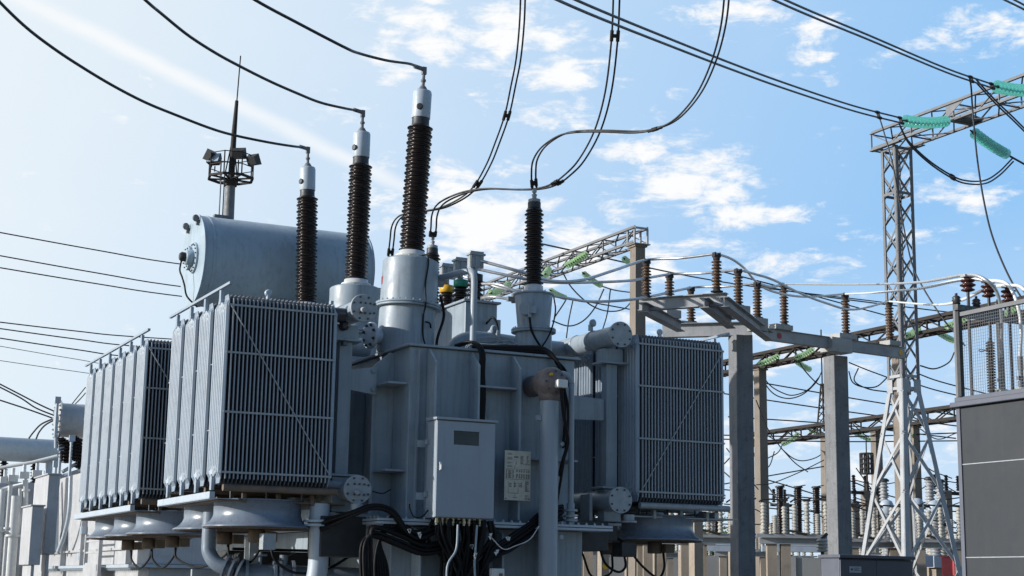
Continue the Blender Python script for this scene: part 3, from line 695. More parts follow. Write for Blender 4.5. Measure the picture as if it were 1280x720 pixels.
m = MB().box(7.86, 8.02, 16.3, 16.38, 1.62, 1.80); o = part('socket_box', m, 'white', bev=.01); MB().box(7.95, 7.99, 16.288, 16.299, 1.70, 1.745).build('socket_cover', 'rusty', o)

# ---- rating plate
PX0, PX1, PY_, PZ0, PZ1 = 8.155, 8.50, 16.62, 2.60, 3.185
pl = part('rating_plate', MB().box(PX0, PX1, PY_, PY_+.005, PZ0, PZ1), 'plate')
m = MB(); rr = random.Random(5)
def ln(u0, u1, v, h=.004): m.box(PX0+u0*(PX1-PX0), PX0+u1*(PX1-PX0), PY_-.0022, PY_-.0005, PZ0+v*(PZ1-PZ0), PZ0+v*(PZ1-PZ0)+h)
def vl(u, v0, v1, w=.003): m.box(PX0+u*(PX1-PX0), PX0+u*(PX1-PX0)+w, PY_-.0022, PY_-.0005, PZ0+v0*(PZ1-PZ0), PZ0+v1*(PZ1-PZ0))
for v in (.94, .92, .86, .84, .82, .76, .74, .69, .67): ln(.1, .1+rr.uniform(.12, .2), v)
for v in (.89, .875, .86, .845, .83, .81, .79, .77, .75): ln(.6, .6+rr.uniform(.08, .16), v); ln(.84, .84+rr.uniform(.03, .09), v)
for v in (.86, .875): ln(.36, .52, v, .006)
vl(.43, .72, .8); ln(.4, .47, .73); ln(.38, .42, .69); vl(.38, .64, .69); vl(.47, .64, .67)
ln(.6, .96, .735); ln(.04, .96, .625, .003)
for i in range(11):
    v = .60-i*.0155
    for a, b in ((.05, .12), (.14, .28), (.30, .37)): ln(a, a+rr.uniform(.4, 1)*(b-a), v, .0045)
    for a in (.44, .54, .63, .72, .82, .9):
        if i not in (3, 4): ln(a, a+rr.uniform(.04, .07), v, .0045)
ln(.04, .96, .42, .003)
for u in (.14, .38, .52, .66): vl(u, .14 if u in (.14, .52) else .26, .38)
ln(.14, .54, .14)
for u in (.22, .40, .60):
    for v in (.3, .27, .33): ln(u-.04, u+.05, v, .007)
for i in range(12): ln(.79, .79+rr.uniform(.06, .16), .38-i*.018, .0045)
vl(.4, .07, .12); ln(.33, .40, .05, .006); ln(.41, .49, .05, .006)
for v in (.10, .08, .05, .03): ln(.78, .78+rr.uniform(.06, .14), v)
m.build('engraving', 'ink', pl)
MB().bolts([(V((PX0+u, PY_, PZ0+v)), V((0, -1, 0))) for u, v in ((.02, .02), (PX1-PX0-.02, .02))], .008, .006).build('screw', 'bolt', pl)
# ---- big oil riser with flow head, slim vent pipe
m = MB(); X = 8.68
m.lathe([(.115, 0), (.115, 2.45)], (X, 16.5, 1.34), (0, 0, 1), 28); part('oil_riser', m, 'cab')
m = MB(); m.lathe([(.115, 3.79), (.13, 3.80), (.13, 3.85), (.16, 3.92)], (X, 16.5, 0), (0, 0, 1), 24); m.lathe([(.165, 0), (.185, .05), (.185, .2), (.165, .23), (.15, .24), (.15, .27), (.05, .285)], (X, 16.62, 4.01), (0, -1, 0), 30)
m.cyl((X, 16.6, 4.01), (X-.02, 16.93, 4.01), .13, 20)
h = part('flow_head', m, 'flowhead')
MB().bolts([(V((X+.125*math.cos(k*PI/4), 16.35, 4.01+.125*math.sin(k*PI/4))), V((0, -1, 0))) for k in range(8)], .014, .02).build('flange_bolt', 'bolt', h)
m = MB(); m.box(X-.02, X+.12, 16.25, 16.34, 3.93, 4.03); m.build('terminal_box', 'white', h, .012)
m = MB(); m.cyl((X-.08, 16.34, 4.09), (X-.08, 16.29, 4.09), .018, 10); m.build('brass_plug', 'yellow', h)
m = MB(); m.wire([(X+.05, 16.29, 3.92), (X+.07, 16.3, 3.75), (X+.14, 16.35, 3.5), (X+.2, 16.4, 3.3), (X+.17, 16.45, 3.1), (X+.14, 16.5, 2.9)], .022); m.wire([(X+.09, 16.29, 3.92), (X+.2, 16.4, 3.7), (X+.21, 16.45, 3.3), (X+.12, 16.5, 2.6), (X+.15, 16.6, 2.4)], .016); m.build('lead', 'rubber', h)
m = MB()
for z in (3.28, 2.18): m.lathe([(.02, 0), (.03, .004), (.03, .012), (.02, .016)], (X+.15, 16.45, z), (0, -1, 0), 12)
m.box(X-.17, X-.118, 16.48, 16.54, 3.55, 3.61); m.build('lug', 'cab', h)
m = MB(); m.tube(catmull([(8.86, YF-.02, 4.16), (8.93, 16.75, 4.17), (9.03, 16.70, 4.15), (9.085, 16.7, 4.06), (9.09, 16.7, 3.9), (9.09, 16.7, 2.6)], 5), .036, 14)
for z in (2.38, 2.43, 2.5): m.lathe([(.085, 0), (.085, .025)], (9.09, 16.7, z), (0, 0, 1), 18)
m.cyl((9.09, 16.7, 2.3), (9.09, 16.7, 2.6), .05, 14); part('vent_pipe', m, 'cab')

# ---- conservator
CY, CZ, CR, CXA, CXB = 23.3, 6.46, .70, 6.03, 8.72
m = MB().lathe([(CR, 0), (CR, CXB-CXA)], (CXA, CY, CZ), (1, 0, 0), 64, cap=False)
m.lathe([(CR+.006, .12), (CR+.010, .13), (CR+.010, .15), (CR+.006, .16)], (CXA, CY, CZ), (1, 0, 0), 64)
con = part('conservator', m, 'cons')
m = MB(); m.lathe([(CR+.012, -.012), (CR+.012, .012), (CR-.02, .02)], (CXA-.002, CY, CZ), (1, 0, 0), 64); m.lathe([(CR-.02, -.006), (CR+.01, 0), (CR+.01, .03), (CR-.08, .045)], (CXB, CY, CZ), (1, 0, 0), 64)
m.build('end_cap', 'cons', con)
m = MB()
gc = V((CXA-.016, CY-.10, CZ+.02))
b = m.disc_flange(gc, (-1, 0, 0), .24, .03, 16, .012, .87); m.lathe([(.12, 0), (.12, .10), (.1, .11)], gc+V((-.03, .0, 0)), (-1, 0, 0), 24)
g2 = gc+V((-.03, .16, .02)); b += m.disc_flange(g2, (-1, 0, 0), .19, .05, 8, .012, .8)
m.build('manhole_cover', 'cons', con)
MB().bolts(b, .014, .02).build('flange_bolt', 'bolt', con)
m = MB(); p = gc+V((-.14, 0, 0)); m.lathe([(.07, 0), (.075, .06), (.05, .09)], p, (-1, 0, 0), 18); m.build('oil_level_gauge', 'dark', con)
m = MB(); m.wire([p+V((-.05, .02, -.05)), p+V((-.06, .05, -.2)), p+V((-.03, .0, -.32)), p+V((-.0, -.05, -.45)), p+V((.05, -.05, -.62)), p+V((.2, -.12, -.78))], .014); m.build('gauge_lead', 'rubber', con)
m = MB()
for a in (65, 118):
    q = V((CXA-.02, CY+CR*.92*math.cos(R(a))*-1, CZ+CR*.92*math.sin(R(a))))
    m.lathe([(.03, 0), (.055, .01), (.055, .03), (.03, .04)], q+V((-.06, 0, .02)), (.3, -1, 0), 14); m.box(q.x-.04, q.x+.02, q.y-.02, q.y+.03, q.z-.08, q.z)
q = V((CXB+.02, CY-.2, CZ+.4)); m.lathe([(.03, 0), (.05, .01), (.05, .03), (.03, .04)], q+V((.07, 0, 0)), (.3, -1, 0), 14)
q = V((CXA+.42, CY, CZ+CR)); m.cyl(q, q+V((0, 0, .05)), .07, 14); m.box(q.x-.14, q.x+.14, q.y-.05, q.y+.05, q.z+.02, q.z+.06)
m.build('lifting_lug', 'steel_grey', con)
m = MB(); m.box(7.3, 7.45, CY-.45, CY+.45, 4.4, CZ-CR*.7); m.box(8.45, 8.6, CY-.45, CY+.45, 4.4, CZ-CR*.7); part('conservator_saddle', m, 'paint')
# ================================================================== helpers for steelwork
def lattice(m, p, q, w, h, n, c=.05, b=.03, up=(0, 0, 1)):
    """square lattice girder from p to q (centre of the bottom face), width w, height h, n bays"""
    p, q, up = V(p), V(q), V(up); d = (q-p).normalized(); s = d.cross(up).normalized(); up = V(s.cross(d))
    cor = [(s*(-w/2), V((0, 0, 0))), (s*(w/2), V((0, 0, 0))), (s*(w/2), up*h), (s*(-w/2), up*h)]
    cor = [a+bb for a, bb in cor]
    for k in cor: m.angle(p+k, q+k, c*1.2, c*.35, up)
    L = (q-p).length
    for f in range(4):
        a, bb = cor[f], cor[(f+1) % 4]
        for i in range(n):
            t0, t1 = p+d*(L*i/n), p+d*(L*(i+1)/n)
            if i % 2: m.bar(t0+a, t1+bb, b, b*.6, up)
            else: m.bar(t0+bb, t1+a, b, b*.6, up)
            if i % 2 == 0: m.bar(t0+a, t0+bb, b, b*.6, d)
    return m
def wire(name, label, pts, r, mat='wire', group=None, cat='cable', k=6, twin=None, clamps=()):
    P = [V(p) for p in pts]
    if twin is None:
        o = MB().wire(P, r, 6, k).build(name, mat, org=P[0].copy()); tag(o, label, cat, group)
    else:
        o = thing(name, label, cat, P[0].copy(), group)
        for s in (-1, 1): MB().wire([p+V(twin)*(s*.5) for p in P], r, 6, k).build('conductor', mat, o)
    if clamps:
        cp = catmull(P, 8); L = len(cp)-1; T = V(twin) if twin else V((0, 0, 0))
        for f in clamps:
            c = MB(); q = cp[int(f*L)]; e = (cp[min(L, int(f*L)+1)]-q).normalized()
            if twin: c.bar(q-T*.62, q+T*.62, .05, .035, e); 
            for s in ((-.5, .5) if twin else (0,)): c.tube([q+T*s-e*.07, q+T*s+e*.07], r*1.8, 8)
            c.build('spacer_clamp', 'steel_dark', o)
    return o
def string(label, a, b, n, rd, mat, group, cap='dark'):
    """tension string of cap-and-pin glass discs from a to b"""
    a, b = V(a), V(b); t = thing('insulator_string', label, 'insulator', a, group); ax = (b-a); L = ax.length; ax.normalize(); pit = L*.86/n
    m = MB(); c = MB(); m.cuts = []
    for i in range(n):
        if i: m.cut()
        o = a + ax*(L*.07+pit*i)
        sag = V((0, 0, -1))*(.10*L*.25*(1-((i+.5)/n*2-1)**2)*.6); o = o+sag
        m.lathe([(rd*.22, pit*.36), (rd*.6, pit*.42), (rd*.97, pit*.55), (rd, pit*.60), (rd*.93, pit*.62), (rd*.78, pit*.54), (rd*.72, pit*.60), (rd*.62, pit*.50), (rd*.4, pit*.49), (rd*.22, pit*.46)], o, ax, 20, cap=False)
        c.lathe([(rd*.16, 0), (rd*.30, pit*.05), (rd*.33, pit*.42), (rd*.15, pit*.5), (rd*.12, pit)], o, ax, 10)
    m.build('glass_disc', mat, t) 
    c.tube([a, a+ax*L*.08], rd*.16, 8); c.tube([b-ax*L*.08, b], rd*.16, 8)
    c.build('cap_and_pin', cap, t); return t
def post(m, c, w, z0, z1, rz=0, taper=.0):
    c = V(c); mm = Matrix.Rotation(rz, 3, 'Z'); q = []
    for z, s in ((z0, w), (z1, w*(1-taper))): q += [V((c.x, c.y, z)) + mm @ V((a*s/2, b*s/2, 0)) for a, b in ((-1, -1), (1, -1), (1, 1), (-1, 1))]
    return m.hexa(q)

# ================================================================== PORTAL WITH BUS SUPPORTS (right of the transformer)
ZB = 6.2
def zb(px, py, z=ZB): return atz(px, py, z)
_a, _b = zb(828, 406, 6.13), zb(940, 403, 6.13); g = _a.lerp(_b, .87); g.z = 0
PT = thing('bus_support_portal', 'grey steel platform on one concrete post carrying six tan insulators beside the right radiators', 'support', g)
m = MB(); post(m, g, .315, 0, 5.895, R(-8)); m.build('concrete_post', 'conc', PT, .012)
m = MB()
b0, b1 = zb(799, 373.5), zb(909, 366); m.ibeam(b0-V((0, 0, .103)), b1-V((0, 0, .103)), .14, .20)
m.build('cross_beam', 'conc_beam', PT)
b2, b3 = _a, _b; m = MB(); m.ibeam(b2-V((0, 0, .11)), b3-V((0, 0, .11)), .16, .24); m.build('cross_beam', 'conc_beam', PT)
m = MB()
for a, b in (((803, 384), (851, 409)), ((880, 378), (914, 405)), ((905, 377), (962, 421))):
    p, q = zb(*a, 5.99), zb(*b, 5.99); m.ibeam(p, q, .15, .16)
m.build('side_beam', 'conc_beam', PT)
m = MB(); p = zb(837, 390); p = zb(837, 388); m.cbox(p-V((0, 0, .07)), .30, .25, .135, R(5)); p = zb(923, 383); m.cbox(p-V((0, 0, .075)), .26, .3, .14, R(5)); p = zb(947, 398); m.cbox(p-V((0, 0, .115)), .28, .22, .22, R(5)); p = zb(864, 403); m.cbox(p-V((0, 0, .03)), .55, .2, .05, R(5)); m.build('bearing_block', 'conc_light', PT)

e_ = zb(1044, 436, ZB-.1); g3 = V((e_.x, e_.y, 0))
PS = thing('bus_support_post', 'concrete post with a steel crossarm marked by red, green and yellow dots', 'support', g3)
m = MB(); post(m, g3, .325, 0, 5.95); m.build('concrete_post', 'conc', PS, .012)
a, b = zb(956, 418, 6.06), zb(1129, 442, 6.06); dx = (b-a).normalized()
m = MB(); m.bar(a, b, .10, .20); m.bar(a+V((0, 0, .104)), b+V((0, 0, .104)), .16, .012); m.build('crossarm', 'conc_beam', PS, .006)
sd = V((0, 0, 1)).cross(dx); sd = sd if sd.y < 0 else -sd
for f, c in ((.085, 'red'), (.545, 'green'), (.965, 'yellow')):
    q = a.lerp(b, f) + sd*.054; MB().lathe([(.055, 0), (.055, .004)], q, sd, 20).build('phase_dot', c, PS)
m = MB()
for p_, w in (((968, 412), .42), ((1044, 424), .46), ((1117, 430), .3)): q = zb(*p_, 6.2); q = a + dx*((q-a).dot(dx)); m.cbox(q+V((0, 0, .155)), w, .26, .09, math.atan2(dx.y, dx.x))
m.cbox(a.lerp(b, .5)+V((0, 0, -.03)), .52, .30, .26, math.atan2(dx.y, dx.x)); m.build('bearing_block', 'conc_light', PS)

def post_insulator(label, h, group, mat='porc_tan', rs=.085, n=9):
    t = thing('post_insulator', label, 'insulator', (0, 0, 0), group)
    MB().lathe(sheds(.05, h-.06, rs*.52, rs, n, .008), (0, 0, 0), (0, 0, 1), 24).build('insulator_body', mat, t)
    MB().lathe([(rs*1.15, 0), (rs*1.15, .015), (rs*.7, .02), (rs*.65, .05)], (0, 0, 0), (0, 0, 1), 20).build('base_fitting', 'steel_dark', t)
    m = MB().lathe([(rs*.62, h-.06), (rs*.66, h-.05), (rs*.66, h-.02), (rs*.4, h-.015)], (0, 0, 0), (0, 0, 1), 20); m.cbox((0, 0, h), .12, .08, .035); m.cbox((.045, 0, h+.03), .02, .08, .06); m.cbox((-.045, 0, h+.03), .02, .08, .06)
    m.build('clamp', 'steel_dark', t); return t
GI = 'tan post insulators carrying the tubular busbars'
pi0 = None; TOP = {}
for key, px, py, lab in (('i1', 808, 372, 'tan ribbed post insulator at the far left end of the raised steel platform'), ('i2', 837, 388, 'tan ribbed post insulator in middle of the left row of three on the platform'),
                         ('i3', 864, 403, 'tan ribbed post insulator nearest the bottom of the left row of three on the platform'), ('a', 896, 365, 'highest tan post insulator, on the right end of the upper platform beam'),
                         ('b', 923, 383, 'tan post insulator above the dark-stained concrete post, second of the middle row'), ('c', 947, 398, 'short-looking tan post insulator right after the concrete post, third of the middle row')):
    p = zb(px, py, ZB+.01)
    if pi0 is None: pi0 = post_insulator(lab, .575, GI); pi0.location = p
    else: dup(pi0, p, lab)
    TOP[key] = p+V((0, 0, .60))
pi1 = None
for key, px, py, lab in (('d', 968, 406, 'tan post insulator at red-dotted end of the concrete crossarm'), ('e', 1044, 417, 'tan post insulator over the crossarm post with the green dot'), ('f', 1117, 422, 'tan post insulator at yellow-dotted end of the crossarm, before the white tower')):
    q = zb(px, py+8, 6.2); p = a + dx*((q-a).dot(dx)); p = V((p.x, p.y, p.z+.205))
    if pi1 is None: pi1 = post_insulator(lab, .72, GI, n=11); pi1.location = p
    else: dup(pi1, p, lab)
    TOP[key] = p+V((0, 0, .745))

# ================================================================== GREY KIOSK WITH SAFETY SCREEN (right edge)
K0 = at(1197, 497, 13.5); kx, ky, kz = K0.x, K0.y, K0.z
KT = thing('switchgear_kiosk', 'dark grey clad switchgear kiosk at the right edge with a pale seam across it', 'kiosk', (kx+1.2, ky-2.6, 0))
m = MB(); m.box(kx, kx+2.6, ky-5.2, ky, .12, kz-.09); m.build('body', 'box_dark', KT, .012)
m = MB(); m.box(kx-.05, kx+2.65, ky-5.25, ky+.05, kz-.088, kz-.045); m.box(kx-.02, kx+2.62, ky-5.22, ky+.02, kz-.043, kz); m.build('roof', 'kiosk', KT, .006)
m = MB()
for pxy in ((1200, 581), (1200, 697)):
    z = atx(*pxy, kx).z; m.box(kx-.004, kx-.001, ky-5.18, ky-.03, z-.004, z+.004)
m.build('panel_seam', 'flange', KT)
m = MB(); m.box(kx-.012, kx+.03, ky-.03, ky+.012, .12, kz-.1); m.build('corner_post', 'kiosk', KT)
m = MB(); m.box(kx+.1, kx+2.5, ky-5.1, ky-.1, 0, .118); m.build('plinth', 'conc_light', KT)
FN = thing('safety_screen', 'wire mesh safety screen in a dark steel frame on the grey kiosk roof', 'screen', (kx, ky, kz))
m = MB(); zt = kz+.70
m.box(kx-.016, kx+.016, ky-.034, ky, kz+.003, kz+.86); m.box(kx-.02, kx+.02, ky-5, ky-.035, zt, zt+.035)
for yy in (1.35, 2.7, 4.1): m.box(kx-.02, kx+.02, ky-yy-.017, ky-yy+.017, kz+.003, zt-.001)
m.box(kx+.017, kx+2.5, ky-.05, ky-.01, zt+.005, zt+.055); m.build('frame', 'steel_grey', FN)
m = MB(); y = ky-.08
while y > ky-4.9: m.box(kx-.0011, kx+.0011, y-.0011, y+.0011, kz+.004, zt-.001); y -= .026
z = kz+.03
while z < zt: m.box(kx-.0011, kx+.0011, ky-4.95, ky-.062, z-.0011, z+.0011); z += .026
m.build('wire_mesh', 'steel_grey', FN)
def kp(px, py, dx_): return atx(px, py, kx+dx_)
# bus insulators on slim posts behind the screen
BT = {}
bi0 = None
for key, px, py, dxx, lab in (('g', 1210, 365, .18, 'maroon bell-shaped insulator on a thin rod at left over the mesh screen'), ('h', 1236, 372, .52, 'maroon bell-shaped insulator on a thin rod in the middle over the mesh screen'), ('i', 1261, 378, .88, 'maroon bell-shaped insulator on a thin rod at right over the mesh screen')):
    p = at(px, py, 13.7+dxx*.5); base = V((p.x, p.y, kz))
    if bi0 is None:
        t = bi0 = thing('bus_insulator', lab, 'insulator', base, 'maroon insulators above the kiosk')
        hh = p.z-kz
        MB().cyl(base, base+V((0, 0, hh)), .014, 10).build('support_rod', 'dark', t)
        MB().lathe([(.02, 0), (.058, .012), (.062, .02), (.035, .035), (.045, .045), (.068, .055), (.070, .064), (.038, .08), (.05, .088), (.066, .098), (.066, .108), (.03, .118), (.03, .13)], p, (0, 0, 1), 24).build('insulator_body', 'porc_red', t)
        mm = MB().cbox(p+V((0, 0, .142)), .11, .06, .022); mm.build('clamp', 'flange', t)
    else: dup(bi0, (p.x, p.y, p.z-hh), lab)
    BT[key] = p+V((0, 0, .155))
t = thing('insulator_rail', 'dark steel rail with three small black insulators behind the mesh screen', 'rail', (kx+.1, ky+.1, kz))
p, q = at(1194, 384, 13.55), at(1252, 392, 14.1); m = MB(); m.bar(p, q, .05, .05)
for f in (.06, .94): w = p.lerp(q, f); m.box(w.x-.02, w.x+.02, w.y-.02, w.y+.02, kz, w.z-.026)
m.build('rail', 'dark', t)
for f in (.03, .45, .92): MB().lathe([(.015, .026), (.035, .03), (.03, .05), (.042, .06), (.03, .075), (.038, .085), (.025, .1), (.012, .104), (.012, .125)], p.lerp(q, f), (0, 0, 1), 16).build('small_insulator', 'dark', t)
p = at(1240, 487, 13.75); t = thing('surge_arrester', 'grey ribbed surge arrester column standing behind the mesh screen', 'arrester', (p.x, p.y, kz))
h = at(1240, 425, 13.75).z-kz
MB().lathe(sheds(.06, h, .024, .042, 20), (p.x, p.y, kz), (0, 0, 1), 20).build('insulator_body', 'steel_dark', t); MB().lathe([(.05, 0), (.05, .02), (.025, .03), (.025, .06)], (p.x, p.y, kz), (0, 0, 1), 16).build('base_fitting', 'steel_dark', t)
m = MB(); m.tube([(p.x, p.y, kz+h), (p.x, p.y, kz+h+.03)], .012, 8); m.wire([(p.x, p.y, kz+h-.06), (p.x-.1, p.y+.0, kz+h-.10), (p.x-.13, p.y, kz+h-.085), (p.x-.02, p.y, kz+h-.08)], .004); m.build('terminal', 'steel_dark', t)
cb0 = None
for px, lab in ((1253, 'pale ribbed cable bushing with a grey lead, nearer the mesh screen post'), (1277, 'pale ribbed cable bushing cut by the right edge of the frame')):
    p = at(px, 487, 13.45 if px > 1260 else 13.6); b = V((p.x, p.y, kz))
    if cb0 is None:
        t = cb0 = thing('cable_bushing', lab, 'bushing', b, 'cable bushings on the kiosk roof')
        MB().lathe([(.09, 0), (.095, .02), (.07, .03), (.082, .04), (.06, .05), (.072, .06), (.05, .07), (.06, .08), (.03, .09)], b, (0, 0, 1), 24).build('bushing_body', 'porc_pale', t)
        m = MB(); m.cyl(b+V((0, 0, .088)), b+V((0, 0, .24)), .02, 12); m.cbox(b+V((0, 0, .12)), .05, .03, .05); m.cbox(b+V((-.01, 0, .17)), .06, .03, .03); m.cyl(b+V((0, 0, .24)), b+V((0, 0, .36)), .026, 12); m.build('terminal', 'steel_grey', t)
    else: dup(cb0, b, lab)
    BT[px] = b+V((0, 0, .36))

# ---- tubular busbars and flexible leads between transformer, portal and kiosk
GB = 'tubular busbars leaving the low voltage chamber'
n_ = lambda k: TOP[k]+V((0, 0, .02))
def mix(p, q, t, dz=0): return V(p).lerp(V(q), t)+V((0, 0, dz))
def bus(label, pts, r=.024, mat='alu'): wire('busbar', label, pts, r, mat, GB, 'busbar')
q = LVT
w1 = aty(652, 340, 18.9); w2 = aty(653, 348, 19.2); w3 = aty(633, 362, 19.3)
bus('uppermost grey tubular busbar from the chamber to the platform insulators', [q[0], w1, at(690, 351, 22.3), at(727, 350, 22.9), at(767, 338, 23.9), n_('i1'), mix(n_('i1'), n_('a'), .5, -.02), n_('a')])
bus('middle grey tubular busbar from the chamber to the platform insulators', [q[1], w2, at(690, 353, 22.6), at(733, 353, 23.3), at(790, 350.5, 24.6), n_('i2'), mix(n_('i2'), n_('b'), .5, -.02), n_('b')])
bus('lowest grey tubular busbar sagging below the others to the platform insulators', [q[2], w3, at(660, 364, 22.2), at(710, 373, 23.0), at(743, 377, 23.8), at(800, 373, 24.8), n_('i3'), mix(n_('i3'), n_('c'), .5, -.02), n_('c')])
m_ = [V((8.98, 19.3, 5.72)), aty(625, 356, 18.7), aty(652, 368, 18.5)]
wire('busbar', 'short grey tubular busbar stub ending in clamps beside the right brown bushing', m_, .022, 'alu', None, 'busbar')
m_ = [V((9.0, 19.2, 5.50)), aty(615, 371, 18.8), aty(638, 374, 18.6)]
o = wire('busbar', 'lowest short busbar stub lying just over the low voltage chamber lid', m_, .022, 'alu', None, 'busbar')
m = MB(); p = aty(640, 374, 18.6); m.cbox(p, .14, .06, .06); m.cyl(p+V((.02, 0, -.05)), p+V((.02, 0, .08)), .03, 8); m.cbox(p+V((.10, 0, .04)), .10, .05, .03); m.build('clamp', 'steel_grey', o)
wire('busbar', 'white flexible lead bending down from the tallest platform insulator to the crossarm', [n_('a'), zb(915, 324, 6.9), zb(931, 336, 6.9), zb(945, 352, 6.85), zb(965, 364, 6.8), zb(1005, 371, 6.85), n_('e')], .021, 'alu_white', None, 'busbar')
wire('busbar', 'white flexible lead swinging low past two insulators to the end of the crossarm', [n_('b'), zb(945, 343, 6.85), zb(967, 350, 6.8), zb(997, 365, 6.75), zb(1030, 378, 6.7), zb(1067, 387, 6.7), n_('f')], .021, 'alu_white', None, 'busbar')
wire('busbar', 'short grey lead joining the last platform insulator to the red-dotted end', [n_('c'), mix(n_('c'), n_('d'), .5, -.06), n_('d')], .028, 'alu', None, 'busbar')
def m2(px, py, k): 
    r = ray(px, py); return CAM + r*k
wire('busbar', 'straight grey busbar crossing in front of the white tower to the kiosk', [n_('d'), m2(1040, 355.5, 26), m2(1100, 355, 21), m2(1147, 353, 17.5), m2(1180, 348, 15), BT['g'], m2(1229, 348, 13.5), m2(1246, 365, 13.5), m2(1252, 400, 13.55), BT[1253]], .016, 'alu', None, 'busbar', 8)
wire('busbar', 'white busbar running above the crossarm to the middle maroon insulator', [n_('e'), m2(1090, 366, 25), m2(1147, 361, 19), m2(1200, 350, 14.8), BT['h'], m2(1257, 354, 13.7), m2(1269, 372, 13.5), m2(1276, 405, 13.45), BT[1277]], .017, 'alu_white', None, 'busbar', 8)
wire('busbar', 'lowest white busbar running from the yellow-dotted end to the right maroon insulator', [n_('f'), m2(1150, 380, 24), m2(1180, 380.5, 19), m2(1205, 374, 16.5), m2(1235, 360, 14.8), BT['i'], m2(1278, 360, 14), m2(1292, 385, 13.8)], .017, 'alu_white', None, 'busbar', 8)

# ================================================================== SMALL GREY CABINET (bottom right)
p0 = at(1050, 693, 15); kx2, ky2, kz2 = p0.x, p0.y, p0.z
KC = thing('relay_cabinet', 'low slate grey double-door cabinet under the white lattice tower', 'cabinet', (kx2+.45, ky2+.15, 0))
m = MB().box(kx2, kx2+.89, ky2+.02, ky2+.3, .1, kz2-.035); m.build('body', 'kiosk', KC, .006)
MB().box(kx2-.02, kx2+.915, ky2-.02, ky2+.32, kz2-.032, kz2).build('lid', 'kiosk', KC, .006)
for a_, b_ in ((.004, .438), (.443, .886)): MB().box(kx2+a_, kx2+b_, ky2+.002, ky2+.019, .12, kz2-.05).build('door', 'kiosk', KC, .003)
m = MB().box(kx2+.11, kx2+.25, ky2-.003, ky2+.0015, kz2-.17, kz2-.11); pp = m.build('name_plate', 'paint_light', KC)
m = MB(); m.cyl((kx2+.135, ky2-.004, kz2-.14), (kx2+.135, ky2-.0032, kz2-.14), .012, 10)
for k, (s, e) in enumerate(((.155, .235), (.155, .215), (.16, .24))): m.box(kx2+s, kx2+e, ky2-.0042, ky2-.0032, kz2-.128-k*.012, kz2-.124-k*.012)
m.build('engraving', 'ink', pp)
MB().box(kx2+.05, kx2+.85, ky2+.03, ky2+.29, 0, .098).build('plinth', 'conc_light', KC)

# ================================================================== WHITE LATTICE TOWER WITH CROSSBEAM (right)
TD = 33.0; c = at(1124, 300, TD); tc = V((c.x, c.y, 0)); s_top = .46; zk, zt = 5.75, 10.93
LT = thing('lattice_gantry', 'white painted steel lattice tower with splayed base and a grey crossbeam at its top', 'gantry', tc)
def half(z): return s_top/2 if z >= zk else s_top/2 + (zk-z)*.132
def corner(k, z): sx, sy = ((-1, -1), (1, -1), (1, 1), (-1, 1))[k]; return tc + V((sx*half(z), sy*half(z), z))
for k in range(4):
    sx, sy = ((-1, -1), (1, -1), (1, 1), (-1, 1))[k]
    for z0, z1, w in ((0, zk, .115), (zk, zt, .08)):
        m = MB()
        p, q = corner(k, z0), corner(k, z1)
        m.bar(p+V((-sx*w/2, 0, 0)), q+V((-sx*w/2, 0, 0)), w, .014, (0, 1, 0)); m.bar(p+V((0, -sy*w/2, 0)), q+V((0, -sy*w/2, 0)), .014, w-.016, (0, 1, 0))
        if z0 == 0: m.cbox(corner(k, .1), .3, .3, .2)
        m.build('leg' if z0 == 0 else 'upper_leg', 'steel_white' if z0 == 0 else 'steel_grey', LT)
m = MB(); mu = MB()
for f in range(4):
    k0, k1 = f, (f+1) % 4; out = (V((0, -1, 0)), V((1, 0, 0)), V((0, 1, 0)), V((-1, 0, 0)))[f]
    zs = [.2, 2.1, 3.6, 4.8, 5.7]
    for z0, z1 in zip(zs, zs[1:]):
        m.bar(corner(k0, z0)-out*.01, corner(k1, z1)-out*.01, .06, .012, out); m.bar(corner(k1, z0)-out*.03, corner(k0, z1)-out*.03, .06, .012, out)
    nz = 9; st = (zt-zk)/nz
    for i in range(nz):
        z0, z1 = zk+i*st, zk+(i+1)*st
        mu.bar(corner(k0, z0)-out*.01, corner(k1, z1)-out*.01, .04, .01, out); mu.bar(corner(k1, z0)-out*.025, corner(k0, z1)-out*.025, .04, .01, out)
    for z in (zk, zk+.25, 9.9, zt-.05): (m if z < 7 else mu).bar(corner(k0, z), corner(k1, z), .06, .012, out)
for k in range(4):
    sx, sy = ((-1, -1), (1, -1), (1, 1), (-1, 1))[k]; q = corner(k, zk+.05)
    m.box(q.x-.01-(.16 if sx > 0 else 0), q.x+.01+(.16 if sx < 0 else 0), q.y+sy*.012-.006, q.y+sy*.012+.006, q.z-.14, q.z+.14); m.box(q.x+sx*.012-.006, q.x+sx*.012+.006, q.y-(.16 if sy > 0 else 0), q.y+(.16 if sy < 0 else 0), q.z-.14, q.z+.14)
m.build('bracing', 'steel_white', LT); mu.build('upper_bracing', 'steel_grey', LT)
m = MB(); bp = tc+V((0, .45, zt+.02)); bq = tc+V((0, -11, zt+.02)); lattice(m, bp, bq, .58, .36, 18, .05, .03)
for k in range(2): m.bar(tc+V((-.31+k*.62, .45, zt)), tc+V((-.31+k*.62, -.5, zt)), .1, .02)
m.box(tc.x-.32, tc.x+.32, tc.y-2.3, tc.y-1.9, zt+.05, zt+.07); m.prism([(tc.x-.315, tc.y-2.4, zt+.36), (tc.x-.315, tc.y-1.9, zt+.37), (tc.x-.315, tc.y-1.9, zt+.1)], (.01, 0, 0)); m.prism([(tc.x+.315, tc.y-2.3, zt+.1), (tc.x+.315, tc.y-1.8, zt+.37), (tc.x+.315, tc.y-1.8, zt+.05)], (-.01, 0, 0))
m.build('crossbeam', 'steel_grey', LT)
